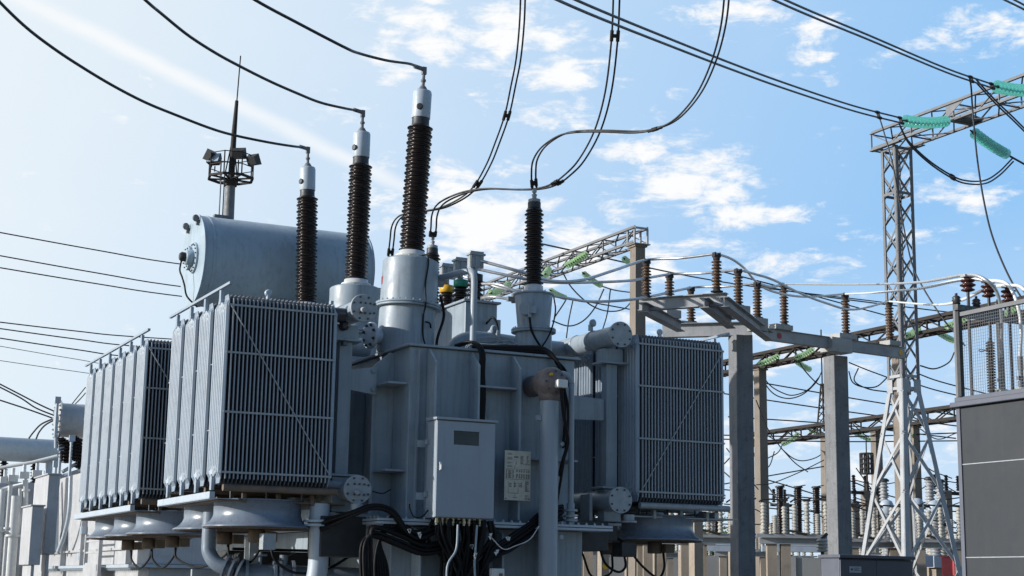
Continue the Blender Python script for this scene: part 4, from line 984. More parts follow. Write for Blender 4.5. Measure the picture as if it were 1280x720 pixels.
GE = 'emerald glass insulator strings on the tower crossbeam'
bz = zt+.3
s1b = at(1188, 151.5, 31.6); s1a = at(1126, 150.5, 29.4)
string('emerald glass insulator string lying level from the tower crossbeam to the lower twin line', s1b, s1a, 12, .115, 'glass_green', GE)
s2b = at(1302, 112, 27.4); s2a = at(1240, 107.5, 25.3)
string('emerald glass insulator string at the upper right, ending the upper twin line', s2b, s2a, 12, .108, 'glass_green', GE)
s3b = at(1213, 163, 31.3); s3a = at(1262, 195, 32.6)
string('emerald glass insulator string sloping down right from below the crossbeam', s3b, s3a, 11, .115, 'glass_green', GE)
TW = V((0, .10, .16))
wire('overhead_line', 'lower of two twin dark lines running from the tower to the top edge', [s1a, at(1067, 135.5, 27.5), at(984.5, 108.5, 24.5), at(917, 84, 22), at(840, 54, 19.5), at(736, 12, 16.5), at(640, -32, 14)], .016, 'wire', None, 'cable', 6, V((.02, .08, .13)), (.02, .10,))
wire('overhead_line', 'upper of two twin dark lines running from the tower to the top edge', [s2a, at(1183, 88, 23.5), at(1085, 46.5, 20.5), at(1018, 19, 18.5), at(966, -4, 17), at(880, -45, 15)], .014, 'wire', None, 'cable', 6, V((.02, .05, .09)), (.02, .12))
wire('overhead_line', 'twin dark line clipping the top right corner of the frame', [at(1320, 32, 22), at(1280, 9, 21), at(1250, -6, 20), at(1200, -32, 18)], .014, 'wire', None, 'cable', 6, V((.02, .05, .10)))
wire('jumper_cable', 'twin jumper loop hanging under the first green string by the tower head', [s1a+V((.05, .1, -.05)), at(1136, 178, 29.6), at(1161, 202, 29.9), at(1188, 220, 30.5), at(1207, 227.5, 31), at(1231, 227.5, 31.6), at(1249, 217, 32.1), at(1266, 200, 32.5)], .017, 'wire', None, 'cable', 6, V((.03, .06, .08)), (.45,))
wire('jumper_cable', 'twin jumper passing over the crossbeam at the right edge', [at(1220, 101, 25), at(1243, 126, 25.6), at(1268, 150, 26.2), at(1290, 172, 27)], .015, 'wire', None, 'cable', 6, V((.03, .06, .1)))
wire('overhead_line', 'dark line running off the sloping emerald string at right edge', [s3a, at(1280, 205, 33), at(1310, 222, 34)], .022)
wire('dropper_cable', 'thin dark dropper falling along the left side of the tower', [at(1100, 149, 29), at(1106, 169, 28.8), at(1116.5, 208, 28.5), at(1126, 263, 28), at(1134, 305, 27.5), at(1145, 343, 27), at(1174, 392, 26.5), at(1196, 419, 26), at(1206, 432, 25.5)], .014)
wire('dropper_cable', 'thin dark dropper crossing the sky from crossbeam to right edge', [at(1212, 97, 24.2), at(1214, 110, 24.4), at(1216, 141, 24.6), at(1222, 202, 24.2), at(1231, 257, 23.5), at(1242, 300, 22.8), at(1263, 349, 22), at(1290, 392, 21)], .014)

# ================================================================== FAR GANTRIES
def gantry(label, pend, L0, L1, w, h, n, mat, posts, pmat, pw, c=.06, b=.035):
    """beam along the depth axis through pend, from y+L0 to y-L1; posts at offsets"""
    t = thing('gantry', label, 'gantry', (pend.x, pend.y, 0))
    m = MB(); lattice(m, pend+V((0, L0, 0)), pend-V((0, L1, 0)), w, h, n, c, b)
    m.build('crossbeam', mat, t)
    for o in posts:
        m = MB(); post(m, pend+V((0, o, 0)), pw, 0, pend.z-.02, 0, .18); m.cbox(pend+V((0, o, -.06)), pw*1.06, pw*1.06, .05); m.build('concrete_post', pmat, t)
    return t
G2 = at(797, 306, 42)
t = gantry('grey lattice gantry beam on concrete posts ending above the right radiators', G2, 34, .2, .40, .40, 40, 'steel_grey', (0, 30), 'conc_brown', .36)
m = MB(); m.box(G2.x-.25, G2.x+.25, G2.y-.26, G2.y+.26, G2.z-.03, G2.z-.005)
for sx in (-.2, .2):
    for sy in (-.18, .18): m.bar(G2+V((sx, sy, 0)), G2+V((sx, sy, .42)), .045, .045)
m.bar(G2+V((-.2, -.2, .42)), G2+V((.2, -.2, .42)), .05, .05); m.build('head_plate', 'steel', t)
G3 = at(950, 460, 52); gantry('rust brown lattice gantry beam crossing behind the crossarm post and tower', G3, 7, 27, .45, .38, 44, 'steel_dark', (0, atx(1123, 424, G3.x).y-G3.y), 'conc_brown', .36, .075, .05)
G4 = at(1032, 546, 65); gantry('low dark lattice gantry far behind the white tower', G4, 6.0, 30, .5, .45, 36, 'steel_dark', (0, atx(1095, 537, G4.x).y-G4.y, atx(1142, 531, G4.x).y-G4.y), 'conc_brown', .38, .09, .055)
def gy(G, px, py): # point with the x of the gantry beam
    return atx(px, py, G.x)
GP = 'pale green glass strings on the far gantries'
P2 = [((705, 334), (744, 312), 'pale green glass string along the underside of the grey gantry, longest and nearest its end', -1.0),
      ((681, 343), (693.5, 333), 'pale green glass string half hidden right behind the right brown bushing', -1.6),
      ((611, 367.5), (645.5, 350), 'pale green glass string seen left of the right brown bushing', -2.5)]
for a_, b_, lab, dxx in P2:
    q = gy(G2, *b_); p = atx(*a_, G2.x+dxx); string(lab, q+V((-.2, 0, -.1)), p, 10, .105, 'glass_pale', GP)
for a_, b_, lab in (((720, 335), (753, 358), 'pale green glass string drooping below the grey gantry to a thin line'), ((679, 357), (708, 372.5), 'pale green glass string drooping lowest, just right of the right brown bushing'), ((771, 317), (795, 331), 'pale green glass string running behind the grey gantry end post')):
    q = gy(G2, *a_); p = atx(*b_, G2.x+1.5); string(lab, q+V((.2, 0, -.1)), p, 10, .088, 'glass_pale', GP)
def glist(G, rows, dx_a, n, rd):
    for a_, b_, lab, sg in rows:
        q = gy(G, *a_); p = atx(*b_, G.x+sg*dx_a); string(lab, q, p, n, rd, 'glass_pale', GP)
glist(G3, [((975, 444), (947, 456), 'pale green glass string on the left stretch of the rust brown beam', -1), ((1018, 436), (993, 448), 'pale green glass string on the rust brown beam just left of the crossarm post', -1), ((992, 449), (1014, 463), 'pale green glass string falling below the rust brown beam near the crossarm post', 1), ((932, 464), (944, 474), 'small pale green glass string by the radiators and stained concrete post', 1),
           ((1212, 396), (1180, 409), 'pale green glass string on the rust brown beam left of the kiosk screen', -1), ((1166, 411), (1194, 427), 'pale green glass string drooping below the brown beam between tower and kiosk', 1), ((1150, 409), (1131, 421), 'pale green glass string on the brown beam seen through the tower shaft', -1), ((1272, 384), (1244, 398), 'pale green glass string behind the mesh screen insulators', -1)], 1.2, 8, .095)
glist(G4, [((999, 541), (977, 556), 'far pale green glass string reaching left from the low dark gantry', -2), ((1010, 537), (1034, 545), 'far pale green glass string inside the end of the low dark gantry', .6), ((1066, 540), (1098, 553), 'far pale green glass string under the low dark gantry left of the tower', 1.5), ((1140, 541), (1120, 556), 'far pale green glass string low behind the white tower legs', -1.5)], 1.5, 8, .10)
wires2 = [
 ([(753, 358, 44.5), (770, 363, 46), (797, 366.5, 48)], 'thin line leaving the drooping green string toward the end post'),
 ([(702, 338, 44), (715, 360, 44), (738, 381, 44), (760, 389, 45), (780, 386, 46), (793, 372, 47)], 'thin jumper loop below the grey gantry beam'),
 ([(755, 361, 44.5), (744, 384, 44.5), (729, 401, 44), (711, 407.5, 44), (690, 401, 44)], 'thin jumper loop hanging to the right of the right brown bushing'),
 ([(763, 362, 45.5), (759, 392, 45), (752, 416, 44)], 'thin dropper hanging above the right collecting pipe'),
 ([(708, 373, 43), (705, 379, 43), (693, 397, 42.5)], 'thin dropper close to the right brown bushing'),
 ([(716, 376, 43), (711, 400, 43), (708, 422, 42)], 'thin dropper between bushing and right collecting pipe'),
 ([(708, 373, 44), (745, 379, 46), (795, 388, 48)], 'thin line running level under the green strings to the end post'),
 ([(997, 449, 50), (1005, 462, 50), (1020, 478, 50), (1032, 484, 50)], 'thin jumper from the brown beam to the crossarm post'),
 ([(951, 467, 53), (960, 485, 53), (972, 495, 53), (988, 498, 53), (1005, 492, 53), (1020, 478, 53), (1027, 465, 53)], 'lower jumper loop beneath the brown beam left of the crossarm post'),
 ([(951, 467, 53), (963, 482, 53), (978, 491, 53), (992, 494, 53), (1010, 487, 53), (1025, 470, 53)], 'upper jumper loop beneath the brown beam left of the crossarm post'),
 ([(1061, 453, 48), (1083, 462, 48), (1110, 472, 48)], 'short sloping line between the crossarm post and tower under the brown beam'),
 ([(1061, 464, 48), (1066, 478, 48), (1080, 484, 48), (1096, 483, 48), (1109, 472, 48)], 'jumper loop between crossarm post and tower'),
 ([(1073, 460, 48), (1068, 476, 48), (1085, 486, 48), (1110, 490, 48)], 'second jumper loop between crossarm post and tower'),
 ([(1150, 457, 40), (1168, 461, 40), (1186, 453, 40), (1193, 440, 40)], 'thin jumper loop between the tower and the mesh screen'),
 ([(978, 556, 66), (972, 566, 66), (957, 574, 66)], 'thin line off the far green string toward the tan post'),
 ([(976, 560, 66), (990, 572, 66), (1003, 576, 66), (1020, 572, 66), (1033, 563, 66)], 'far jumper loop above the tall brown insulators'),
 ([(968, 564, 66), (963, 580, 66), (958, 586, 66)], 'far short dropper beside the tan post'),
]
for k, (pts, lab) in enumerate(wires2): wire('thin_line', lab, [at(*p) for p in pts], .020 if pts[0][2] < 60 else .024)
# long overhead wires, left and right sky
GL = 'thin overhead wires crossing the left sky'
for k, (y0, x1, y1, lab) in enumerate(((290, 240, 332, 'highest thin wire in the left sky, ending behind the conservator'), (319, 240, 360, 'second thin wire in the left sky, meeting the conservator middle'), (334, 240, 372, 'third thin wire in the left sky, meeting the conservator bottom'), (402, 185, 422, 'fourth thin wire in the left sky, just over the rear radiator rail'), (410, 185, 434, 'fifth thin wire in the left sky, touching the rear radiator rail'), (422, 185, 448, 'sixth thin wire in the left sky, behind the rear radiator bank'), (432, 185, 462, 'faint thin wire in the left sky above the distant conservators'), (450, 185, 475, 'lowest faint thin wire in the left sky'))):
    d0, d1 = (62, 70); a_ = at(-60, y0-(y1-y0)*60/x1, d0); b_ = at(x1+260, y1+(y1-y0)*.75, d1+12)
    mid = at((x1)*.5, (y0+y1)/2+1.5, (d0+d1)/2)
    wire('thin_line', lab, [a_, mid, at(x1, y1, d1), b_], .027 if k < 6 else .014, 'wire', GL, 'cable')
rights = (((655, 300, 45), (900, 352, 60), (1105, 378, 70)), ((905, 340, 60), (1000, 365, 62), (1110, 395, 66)), ((935, 355, 60), (1040, 372, 64), (1200, 392, 70)), ((950, 478, 70), (1060, 497, 70), (1200, 520, 70)), ((905, 492, 70), (1040, 512, 70), (1200, 533, 70)), ((1145, 466, 45), (1175, 477, 45), (1240, 494, 45)), ((1145, 480, 45), (1175, 489, 45), (1240, 504, 45)), ((910, 521, 75), (1040, 530, 75), (1195, 548, 75)),
          ((905, 549, 60), (1050, 552, 60), (1200, 551, 60)), ((905, 544, 60), (1050, 546, 60), (1200, 541, 60)), ((905, 605, 55), (960, 595, 55), (1030, 583, 55)), ((905, 630, 55), (1050, 640, 55), (1200, 622, 55)), ((905, 612, 60), (1050, 626, 60), (1200, 640, 60)), ((960, 600, 50), (1000, 612, 50), (1090, 640, 50)), ((1060, 600, 55), (1120, 622, 55), (1200, 634, 55)), ((1040, 618, 55), (1120, 640, 55), (1200, 655, 55)), ((905, 580, 60), (925, 560, 60), (950, 545, 60)), ((905, 590, 60), (935, 615, 58), (975, 634, 55)), ((940, 560, 60), (955, 600, 58), (985, 640, 55)), ((1060, 650, 50), (1120, 646, 50), (1195, 660, 50)))
names = ('from the grey gantry toward the tower', 'high between platform insulators and tower', 'just under the busbars toward the tower', 'across the sky below the brown beam', 'just below the brown beam on the left', 'upper one right of the tower knee', 'lower one right of the tower knee', 'above the low dark gantry', 'along the foot of the low dark gantry', 'along the top of the low dark gantry', 'over the tall brown breaker columns', 'low over the disconnectors across the yard', 'sagging over the breaker columns', 'sloping right over the pale insulators', 'behind the tower legs, upper', 'behind the tower legs, lower', 'short rising one beside the stained post', 'short falling one beside the stained post', 'crossing the tan post steeply', 'lowest one behind the tower legs')
for pts, nm in zip(rights, names): wire('thin_line', 'thin dark overhead wire '+nm, [at(*p) for p in pts], .0011*pts[1][2]*.40, 'wire', 'thin wires in the right background')

more = (([(1068, 600), (1100, 606), (1150, 598), (1200, 604)], 'dipping twice between crossarm post and kiosk'), ([(1068, 622), (1110, 634), (1160, 640), (1200, 628)], 'sagging low in the right tower bay'), ([(1070, 585), (1090, 612), (1112, 634)], 'falling from the wave trap to the ground gear'), ([(1145, 560), (1160, 585), (1190, 598)], 'bending down beside the right tower leg'), ([(1150, 612), (1170, 603), (1195, 615)], 'arched over the instrument transformers'), ([(945, 500), (962, 540), (990, 575), (1010, 590)], 'long falling curve left of the crossarm post'), ([(908, 560), (930, 590), (948, 612)], 'steep one between the two grey posts'), ([(960, 625), (985, 618), (1010, 626), (1035, 620)], 'wavy one just over the pale insulators'), ([(905, 640), (930, 632), (955, 642)], 'short low one right of the right radiators'), ([(1068, 640), (1090, 630), (1112, 642), (1140, 634)], 'wavy one behind the left tower leg'), ([(1066, 530), (1085, 545), (1108, 536)], 'small loop under the low dark gantry'), ([(1150, 536), (1172, 549), (1196, 541)], 'small loop right of the tower under the low gantry'), ([(962, 655), (990, 648), (1020, 655)], 'lowest one among the pale insulators'), ([(1030, 575), (1000, 590), (965, 604), (945, 606)], 'pale-looking one crossing from post to post'))
for pts, nm in more: wire('thin_line', 'thin dark yard wire, '+nm, [at(x, y, 48) for x, y in pts], .017, 'wire', 'thin wires in the right background')
pm = None
for px, d, lab in ((1084, 58, 'slim brown post behind the wave trap'), (1056+14, 62, 'slim brown post right of the crossarm post'), (1186, 56, 'slim brown post between tower and kiosk'), (982, 64, 'slim brown post behind the breaker columns')):
    p = at(px, 690, d); h_ = at(px, 628 if d > 60 else 612, d).z; t = thing('yard_post', lab, 'post', (p.x, p.y, 0), 'slim brown posts far in the yard'); m = MB(); post(m, (p.x, p.y, 0), .26, 0, h_); m.build('shaft', 'conc_brown', t); m = MB(); m.bar((p.x-.7, p.y, h_-.1), (p.x+.7, p.y, h_-.1), .1, .12); m.build('crossarm', 'steel_dark', t)
    for s in (-.55, 0, .55): MB().lathe(sheds(h_+.0, h_+.55, .05, .08, 6), (p.x+s, p.y-.0, 0), (0, 0, 1), 12).build('insulator', 'porcelain', t)
# ================================================================== CONDUCTORS OF THE TRANSFORMER
def cond(label, pts, d0, d1, start=None, twin=None, r=.0145, clamps=(), name='dropper_cable', grp=None):
    n = len(pts); P = [at(x, y, d0+(d1-d0)*i/(n-1)) for i, (x, y) in enumerate(pts)]
    if start is not None: P[0] = start
    wire(name, label, P, r, 'wire', grp, 'cable', 6, twin, clamps)
dd = lambda p: (V(p)-CAM).dot(fwd)
cond('single dark cable rising left from the nearest, tallest brown bushing', [(530, 83), (512, 79.8), (484, 75.7), (450, 67), (430, 58.8), (370, 27.6), (319, 0), (260, -38), (180, -100)], dd(HV1), 15.5, HV1, None, .0175)
cond('single dark cable rising left from the middle brown bushing', [(448, 138.5), (430, 135.2), (400, 128), (370, 116), (336, 101), (299, 82.4), (269, 66), (235, 44), (201.7, 17), (181.6, 0), (130, -48)], dd(HV2), 17, HV2, None, .0185)
cond('single dark cable rising left from the farthest brown bushing to the top left corner', [(382, 185.5), (366, 182.8), (336, 178), (292.5, 169), (262, 160), (222, 144.6), (181.6, 128), (141, 107), (101, 83), (67, 60.5), (33.6, 35), (0, 3), (-50, -50)], dd(HV3), 18.5, HV3, None, .020)
TT = V((.055, -.03, 0))
cond('left twin dropper curving down behind the tallest bushing from the top edge', [(489, 318), (490, 300), (492, 284), (498, 273), (510, 267), (543, 262), (560, 257), (582, 245), (597, 230), (611, 205), (620.5, 181.6), (633.5, 144.6), (641.5, 107.6), (648, 74), (652, 33.6), (653.5, 0), (654, -40)], dd(MV3), 20.5, MV3, TT, .013, (.02, .5, .69))
cond('middle twin dropper swinging past the right bushing with a spacer high up', [(542, 293), (542, 284), (543, 270), (548, 258), (560, 249), (583, 240), (610, 236), (645, 237), (673, 236), (692.5, 230.5), (709, 219), (727, 200), (747, 163), (760.5, 114), (768, 52), (770.5, 0), (771, -40)], dd(MV2), 19, MV2, V((.072, -.03, 0)), .013, (.02, .58, .885))
cond('right twin dropper looping from the right bushing up to the top edge', [(667, 238), (667, 218), (669, 200), (680, 183), (701, 169), (723, 164.5), (756, 164), (797, 165), (825, 159.5), (849, 146), (874, 116), (892, 77), (903, 37.5), (908, 0), (909, -40)], dd(MV1), 17, MV1, V((.052, -.02, .02)), .012, (.03, .56))

# ================================================================== FLOODLIGHT MAST (left, far)
MD = 70.0; c = at(287, 250, MD); fc = V((c.x, c.y, 0)); zp = at(290, 222, MD).z
FM = thing('floodlight_mast', 'tall floodlight mast with railed platform and lightning rod behind the conservator', 'mast', fc)
m = MB(); m.lathe([(.42, 0), (.22, zp)], fc, (0, 0, 1), 16)
for k in range(2): m.tube([fc+V((-.34-k*.16, -.2, zp-10)), fc+V((-.34-k*.16, -.2, zp+.2))], .03, 6)
m.build('pole', 'steel_grey', FM)
m = MB(); N = 8
ring = [fc+V((1.02*math.cos(k*2*PI/N+.2), 1.02*math.sin(k*2*PI/N+.2), zp)) for k in range(N)]
for k in range(N):
    a_, b_ = ring[k], ring[(k+1) % N]
    m.bar(a_, b_, .10, .10); m.bar(fc+V((0, 0, zp-.04)), a_, .08, .07); m.bar(a_, a_+V((0, 0, 1.05)), .05, .05)
    for z in (.5, 1.03): m.bar(a_+V((0, 0, z)), b_+V((0, 0, z)), .035, .035)
m.lathe([(.3, zp-.35), (.3, zp-.1)], fc, (0, 0, 1), 12); m.build('platform', 'steel_dark', FM)
m = MB(); zr = at(291, 160, MD).z; zr2 = at(294, 118, MD).z; zr3 = at(298, 57, MD).z
m.tube([fc+V((.02, 0, zp-.1)), fc+V((.05, 0, zr)), fc+V((.10, 0, zr2)), ], [.16, .12, .08], 8); m.tube([fc+V((.10, 0, zr2-.1)), fc+V((.17, 0, zr3))], .030, 6)
for s in (-1, 1): m.tube([fc+V((s*.3, 0, zp)), fc+V((.03, 0, zr-.1))], .03, 6)
m.build('lightning_rod', 'steel_dark', FM)
for px, py, rz in ((265, 196, .7), (269, 201, 2.4), (298.5, 193, -.6), (315.5, 201, -1.0)):
    q = at(px, py, MD); m = MB(); mm = Matrix.Rotation(rz, 3, 'Z') @ Matrix.Rotation(.5, 3, 'X')
    cs = [(-.24, -.1, -.2), (.24, -.1, -.2), (.30, .2, -.26), (-.30, .2, -.26), (-.24, -.1, .2), (.24, -.1, .2), (.30, .2, .26), (-.30, .2, .26)]
    m.hexa([q+mm @ V(x) for x in cs]); m.bar(q-V((0, 0, .25)), q-V((0, 0, max(.5, q.z-zp-.5))), .05, .05); fl_ = m.build('floodlight', 'dark', FM)
    MB().hexa([q+mm @ V(x) for x in ((-.27, .201, -.23), (.27, .201, -.23), (.27, .215, -.23), (-.27, .215, -.23), (-.27, .201, .23), (.27, .201, .23), (.27, .215, .23), (-.27, .215, .23))]).build('lamp_glass', 'paint_light', fl_)
c = at(1029, 540, 65); t = thing('lightning_mast', 'slender dark lattice lightning spike above the low dark gantry', 'mast', c)
m = MB(); zt_ = at(1029, 478, 65).z
for k in range(3):
    a_ = k*2*PI/3; m.bar(c+V((.28*math.cos(a_), .28*math.sin(a_), 0)), V((c.x+.05*math.cos(a_), c.y+.05*math.sin(a_), zt_)), .05, .05)
for i in range(7):
    z0, z1 = c.z+(zt_-c.z)*i/7, c.z+(zt_-c.z)*(i+1)/7; r0, r1 = .28-.23*i/7, .28-.23*(i+1)/7
    for k in range(3): a_, b_ = k*2*PI/3, (k+1)*2*PI/3; m.bar(V((c.x+r0*math.cos(a_), c.y+r0*math.sin(a_), z0)), V((c.x+r1*math.cos(b_), c.y+r1*math.sin(b_), z1)), .03, .03)
m.tube([V((c.x, c.y, zt_-.1)), V((c.x, c.y, at(1029, 408, 65).z))], .03, 6); m.build('spike', 'steel_dark', t)

# ================================================================== SWITCHYARD EQUIPMENT (background right and under the right radiators)
rzv = -YAW
GD = 'disconnectors in the background yard'
def make_disconnector(lab):
    t = thing('disconnector', lab, 'disconnector', (0, 0, 0), GD); h = 2.66
    for x in (-.68, -.36, .62):
        m = MB(); post(m, (x, 0, 0), .22, 0, h-.005); m.build('concrete_post', 'conc_tan', t)
    m = MB(); m.ibeam((-.95, 0, h+.07), (.95, 0, h+.07), .3, .14); m.bar((-1.05, -.2, h+.2), (1.05, -.2, h+.2), .05, .05); m.bar((-1.0, .2, h+.17), (1.0, .2, h+.17), .05, .05); m.build('support_beam', 'steel_white', t)
    rr = random.Random(3)
    for i, x in enumerate((-.88, -.62, -.40, -.16, .12, .36, .56, .84)):
        hh = (.70, .42, .62, .66, .74, .46, .74, .82)[i]
        MB().lathe(sheds(h+.23, h+.23+hh, .05, .075, 9), (x, -.2, 0), (0, 0, 1), 12).build('post_insulator', 'porc_pale', t)
    m = MB()
    for i, (x0, x1) in enumerate(((-.88, -.4), (-.16, .12), (.36, .84))): m.tube([(x0-.1, -.2, h+.95), (x0, -.2, h+1.02), (x1, -.2, h+1.0), (x1+.12, -.2, h+1.06)], .022, 6); m.cbox((x1, -.2, h+1.0), .16, .08, .06)
    m.wire([(-.6, -.2, h+.62), (-.3, -.22, h+.7), (.0, -.2, h+.66), (.2, -.2, h+.78), (.5, -.22, h+.6)], .012); m.tube([(-.3, -.25, h+.3), (.1, -.25, h+.22)], .03, 6)
    m.build('contact_arm', 'steel_dark', t); return t
d0 = make_disconnector('pale insulator disconnector on concrete posts between tan post and crossarm post')
def flat(px, d): p = at(px, 690, d); return (p.x, p.y, 0)
d0.location = flat(1001, 36); d0.rotation_euler = (0, 0, rzv)
for px, d, lab in ((893, 36.5, 'pale insulator disconnector just right of the right radiators under their fan'), (845, 37.5, 'pale insulator disconnector half hidden below the right radiator fan'), (770, 38, 'pale insulator disconnector seen below the radiators beside the tank'), (1085, 38, 'pale insulator disconnector behind the left leg of the white tower'), (1168, 37.5, 'pale insulator disconnector behind the right leg of the white tower')):
    dup(d0, flat(px, d), lab, rzv)
for px, d, lab in ((735, 52, 'distant pale disconnector low beside the tank bottom'), (815, 54, 'distant pale disconnector seen behind the pale wide post'), (868, 60, 'distant pale disconnector behind the widest tan post'), (930, 50, 'distant pale disconnector between stained post and tan post'), (985, 58, 'distant pale disconnector behind the three brown breaker columns'), (1070, 56, 'distant pale disconnector just right of the crossarm post'), (1118, 52, 'distant pale disconnector behind the thick tower leg'), (1150, 62, 'distant pale disconnector in the right tower bay'), (1190, 54, 'distant pale disconnector next to the kiosk edge')): dup(d0, flat(px, d), lab, rzv)
GC = 'brown circuit breakers in the background yard'
def make_breaker(lab):
    t = thing('circuit_breaker', lab, 'breaker', (0, 0, 0), GC)
    for x in (-.75, .75):
        m = MB(); post(m, (x, 0, 0), .24, 0, 2.6); m.build('concrete_post', 'conc_tan', t)
    m = MB(); m.box(-1.0, 1.0, -.18, .18, 2.605, 2.75); m.box(-.9, .9, -.15, .15, 2.76, 3.05); m.build('drive_frame', 'paint_light', t)
    for x in (-.48, 0, .48):
        MB().lathe(sheds(3.07, 4.28, .08, .105, 22), (x, 0, 0), (0, 0, 1), 16).build('breaker_pole', 'porcelain', t)
        m = MB().lathe([(.12, 4.281), (.13, 4.31), (.10, 4.33)], (x, 0, 0), (0, 0, 1), 14); m.tube([(x, 0, 4.32), (x+.2, 0, 4.36)], .015, 6); m.build('terminal_cap', 'dark', t)
    return t
b0 = make_breaker('circuit breaker with three tall brown columns over the pale insulators'); b0.location = flat(999, 41); b0.rotation_euler = (0, 0, rzv)
for px, d, lab in ((896, 41.5, 'circuit breaker with brown columns peeking out right of the right radiators'), (762, 42, 'circuit breaker seen only by its posts below the right radiators')): dup(b0, flat(px, d), lab, rzv)
GT = 'grey instrument transformers behind the tower'
def make_ct(lab):
    t = thing('instrument_transformer', lab, 'transformer', (0, 0, 0), GT)
    m = MB(); post(m, (0, 0, 0), .3, 0, 2.3); m.build('concrete_post', 'conc_tan', t)
    MB().box(-.3, .3, -.25, .25, 2.303, 2.62).build('base_tank', 'paint_light', t)
    MB().lathe(sheds(2.625, 3.75, .13, .18, 14), (0, 0, 0), (0, 0, 1), 20).build('insulator_body', 'steel', t)
    MB().lathe([(.13, 3.752), (.19, 3.80), (.19, 4.05), (.15, 4.14), (.06, 4.18)], (0, 0, 0), (0, 0, 1), 20).build('head', 'paint_light', t)
    m = MB(); m.tube([(-.35, 0, 4.0), (.35, 0, 4.0)], .03, 8); m.build('terminal', 'steel_dark', t); return t
c0 = make_ct('grey instrument transformer with a domed head right of the thick tower leg'); c0.location = flat(1148, 43)
for px, d, lab in ((1170, 44, 'grey instrument transformer mid right tower bay'), (1110, 44, 'grey instrument transformer behind the tan post in the left tower bay')): dup(c0, flat(px, d), lab)
GV = 'slim grey voltage columns behind the tower'
v0 = None
for px, d, lab in ((1165, 46, 'slim grey ribbed column rising highest in the right tower bay'), (1178, 47, 'slim grey ribbed column next to the right tower leg'), (1107, 47, 'slim grey ribbed column in the left tower bay')):
    if v0 is None:
        t = v0 = thing('voltage_column', lab, 'insulator', (0, 0, 0), GV); m = MB(); post(m, (0, 0, 0), .26, 0, 2.4); m.build('concrete_post', 'conc_tan', t)
        MB().lathe(sheds(2.62, 3.6, .10, .14, 12), (0, 0, 0), (0, 0, 1), 16).build('insulator_body', 'porc_pale', t); MB().lathe(sheds(3.7, 4.9, .10, .15, 12), (0, 0, 0), (0, 0, 1), 16).build('insulator_body', 'steel', t)
        m = MB().lathe([(.16, 3.605), (.17, 3.64), (.16, 3.695)], (0, 0, 0), (0, 0, 1), 14); m.lathe([(.16, 4.905), (.17, 4.95), (.1, 5.0)], (0, 0, 0), (0, 0, 1), 14); m.box(-.3, .3, -.2, .2, 2.405, 2.6); m.build('fitting', 'dark', t); t.location = flat(px, d)
    else: dup(v0, flat(px, d), lab)
# loose concrete posts under the right radiators and right
GPO = 'tan concrete equipment posts in the yard'
po = None
for px, w, d, zt_, lab in ((870, 16, 34, 3.2, 'widest tan concrete post standing below the right radiator corner'), (754, 13, 35, 2.7, 'tan concrete post with a yellow mark beside the tank bottom'), (732, 7, 44, 2.7, 'slim tan concrete post closest to the tank bottom'), (784, 6, 46, 2.7, 'slim tan concrete post left of the pale wide post'), (819, 7, 46, 2.7, 'slim tan concrete post right of the pale wide post'), (851, 6, 46, 2.7, 'slim tan concrete post left of the widest one'), (913, 5, 48, 4.0, 'slim tan post hugging the stained concrete post')):
    p = flat(px, d); t = thing('concrete_post', lab, 'post', p, GPO); wd = w*d/F/1.25
    m = MB(); post(m, p, wd, 0, zt_); m.build('shaft', 'conc_tan', t)
    m = MB(); m.cbox(V(p)+V((0, 0, zt_+.04)), wd*1.5, wd*1.5, .07); m.build('cap_plate', 'steel_dark', t)
    if px == 754: m = MB(); m.lathe([(.07, 0), (.07, .01)], V(p)+V((0, -wd/2, at(757, 708, d).z)), (0, -1, 0), 14); m.build('yellow_mark', 'yellow', t)
p = flat(1028, 26); t = thing('cable_sealing_end', 'small white ribbed cable end on a dark pole left of the slate cabinet', 'cable end', p)
z0 = at(1028, 690, 26).z; MB().lathe(sheds(z0, z0+.22, .07, .10, 4), p, (0, 0, 1), 16).build('insulator_body', 'porc_pale', t); m = MB(); m.cyl((p[0], p[1], 0), (p[0], p[1], z0), .03, 8); m.cyl((p[0], p[1], z0+.22), (p[0]+.1, p[1], z0+.3), .03, 8); m.build('pole', 'dark', t)
p = flat(1194, 42); t = thing('red_cabinet', 'red metal equipment cabinet partly behind the kiosk edge', 'cabinet', p)
m = MB(); z1 = at(1194, 697, 42).z; m.cbox((p[0], p[1], z1/2+.1), .55, .5, z1-.2); m.build('body', 'red', t, .01); m = MB(); m.cbox((p[0], p[1], z1+.03), .62, .56, .04); m.build('lid', 'red', t); m = MB()
for k in range(5): m.box(p[0]-.22, p[0]+.22, p[1]-.262, p[1]-.252, z1-.25-k*.12, z1-.2-k*.12)
m.build('vent_louvre', 'steel_dark', t)
# wave trap hanging under the low dark gantry
c = at(1083, 567, 50); t = thing('wave_trap', 'dark cage-like wave trap coil hanging left of the tower', 'wave trap', c); hh, rr_ = .64, .21
m = MB()
for k in range(12): a_ = k*PI/6; m.bar(c+V((rr_*math.cos(a_), rr_*math.sin(a_), 0)), c+V((rr_*math.cos(a_), rr_*math.sin(a_), -hh)), .03, .03)
for z in (0, -.16, -.32, -.48, -hh): m.tube([c+V((rr_*math.cos(k*PI/9), rr_*math.sin(k*PI/9), z)) for k in range(19)], .022, 5, False)
m.build('cage', 'dark', t); MB().lathe([(.05, -hh+.03), (.05, -.03)], c, (0, 0, 1), 14).build('coil', 'steel_dark', t)
m = MB(); m.tube([c, c+V((0, 0, at(1083, 545, 50).z-c.z))], .02, 6); m.tube([c+V((0, 0, -hh)), c+V((0, 0, -hh-.35))], .03, 6); m.cbox(c+V((0, 0, -hh-.4)), .08, .08, .3); m.build('suspension', 'steel_dark', t)

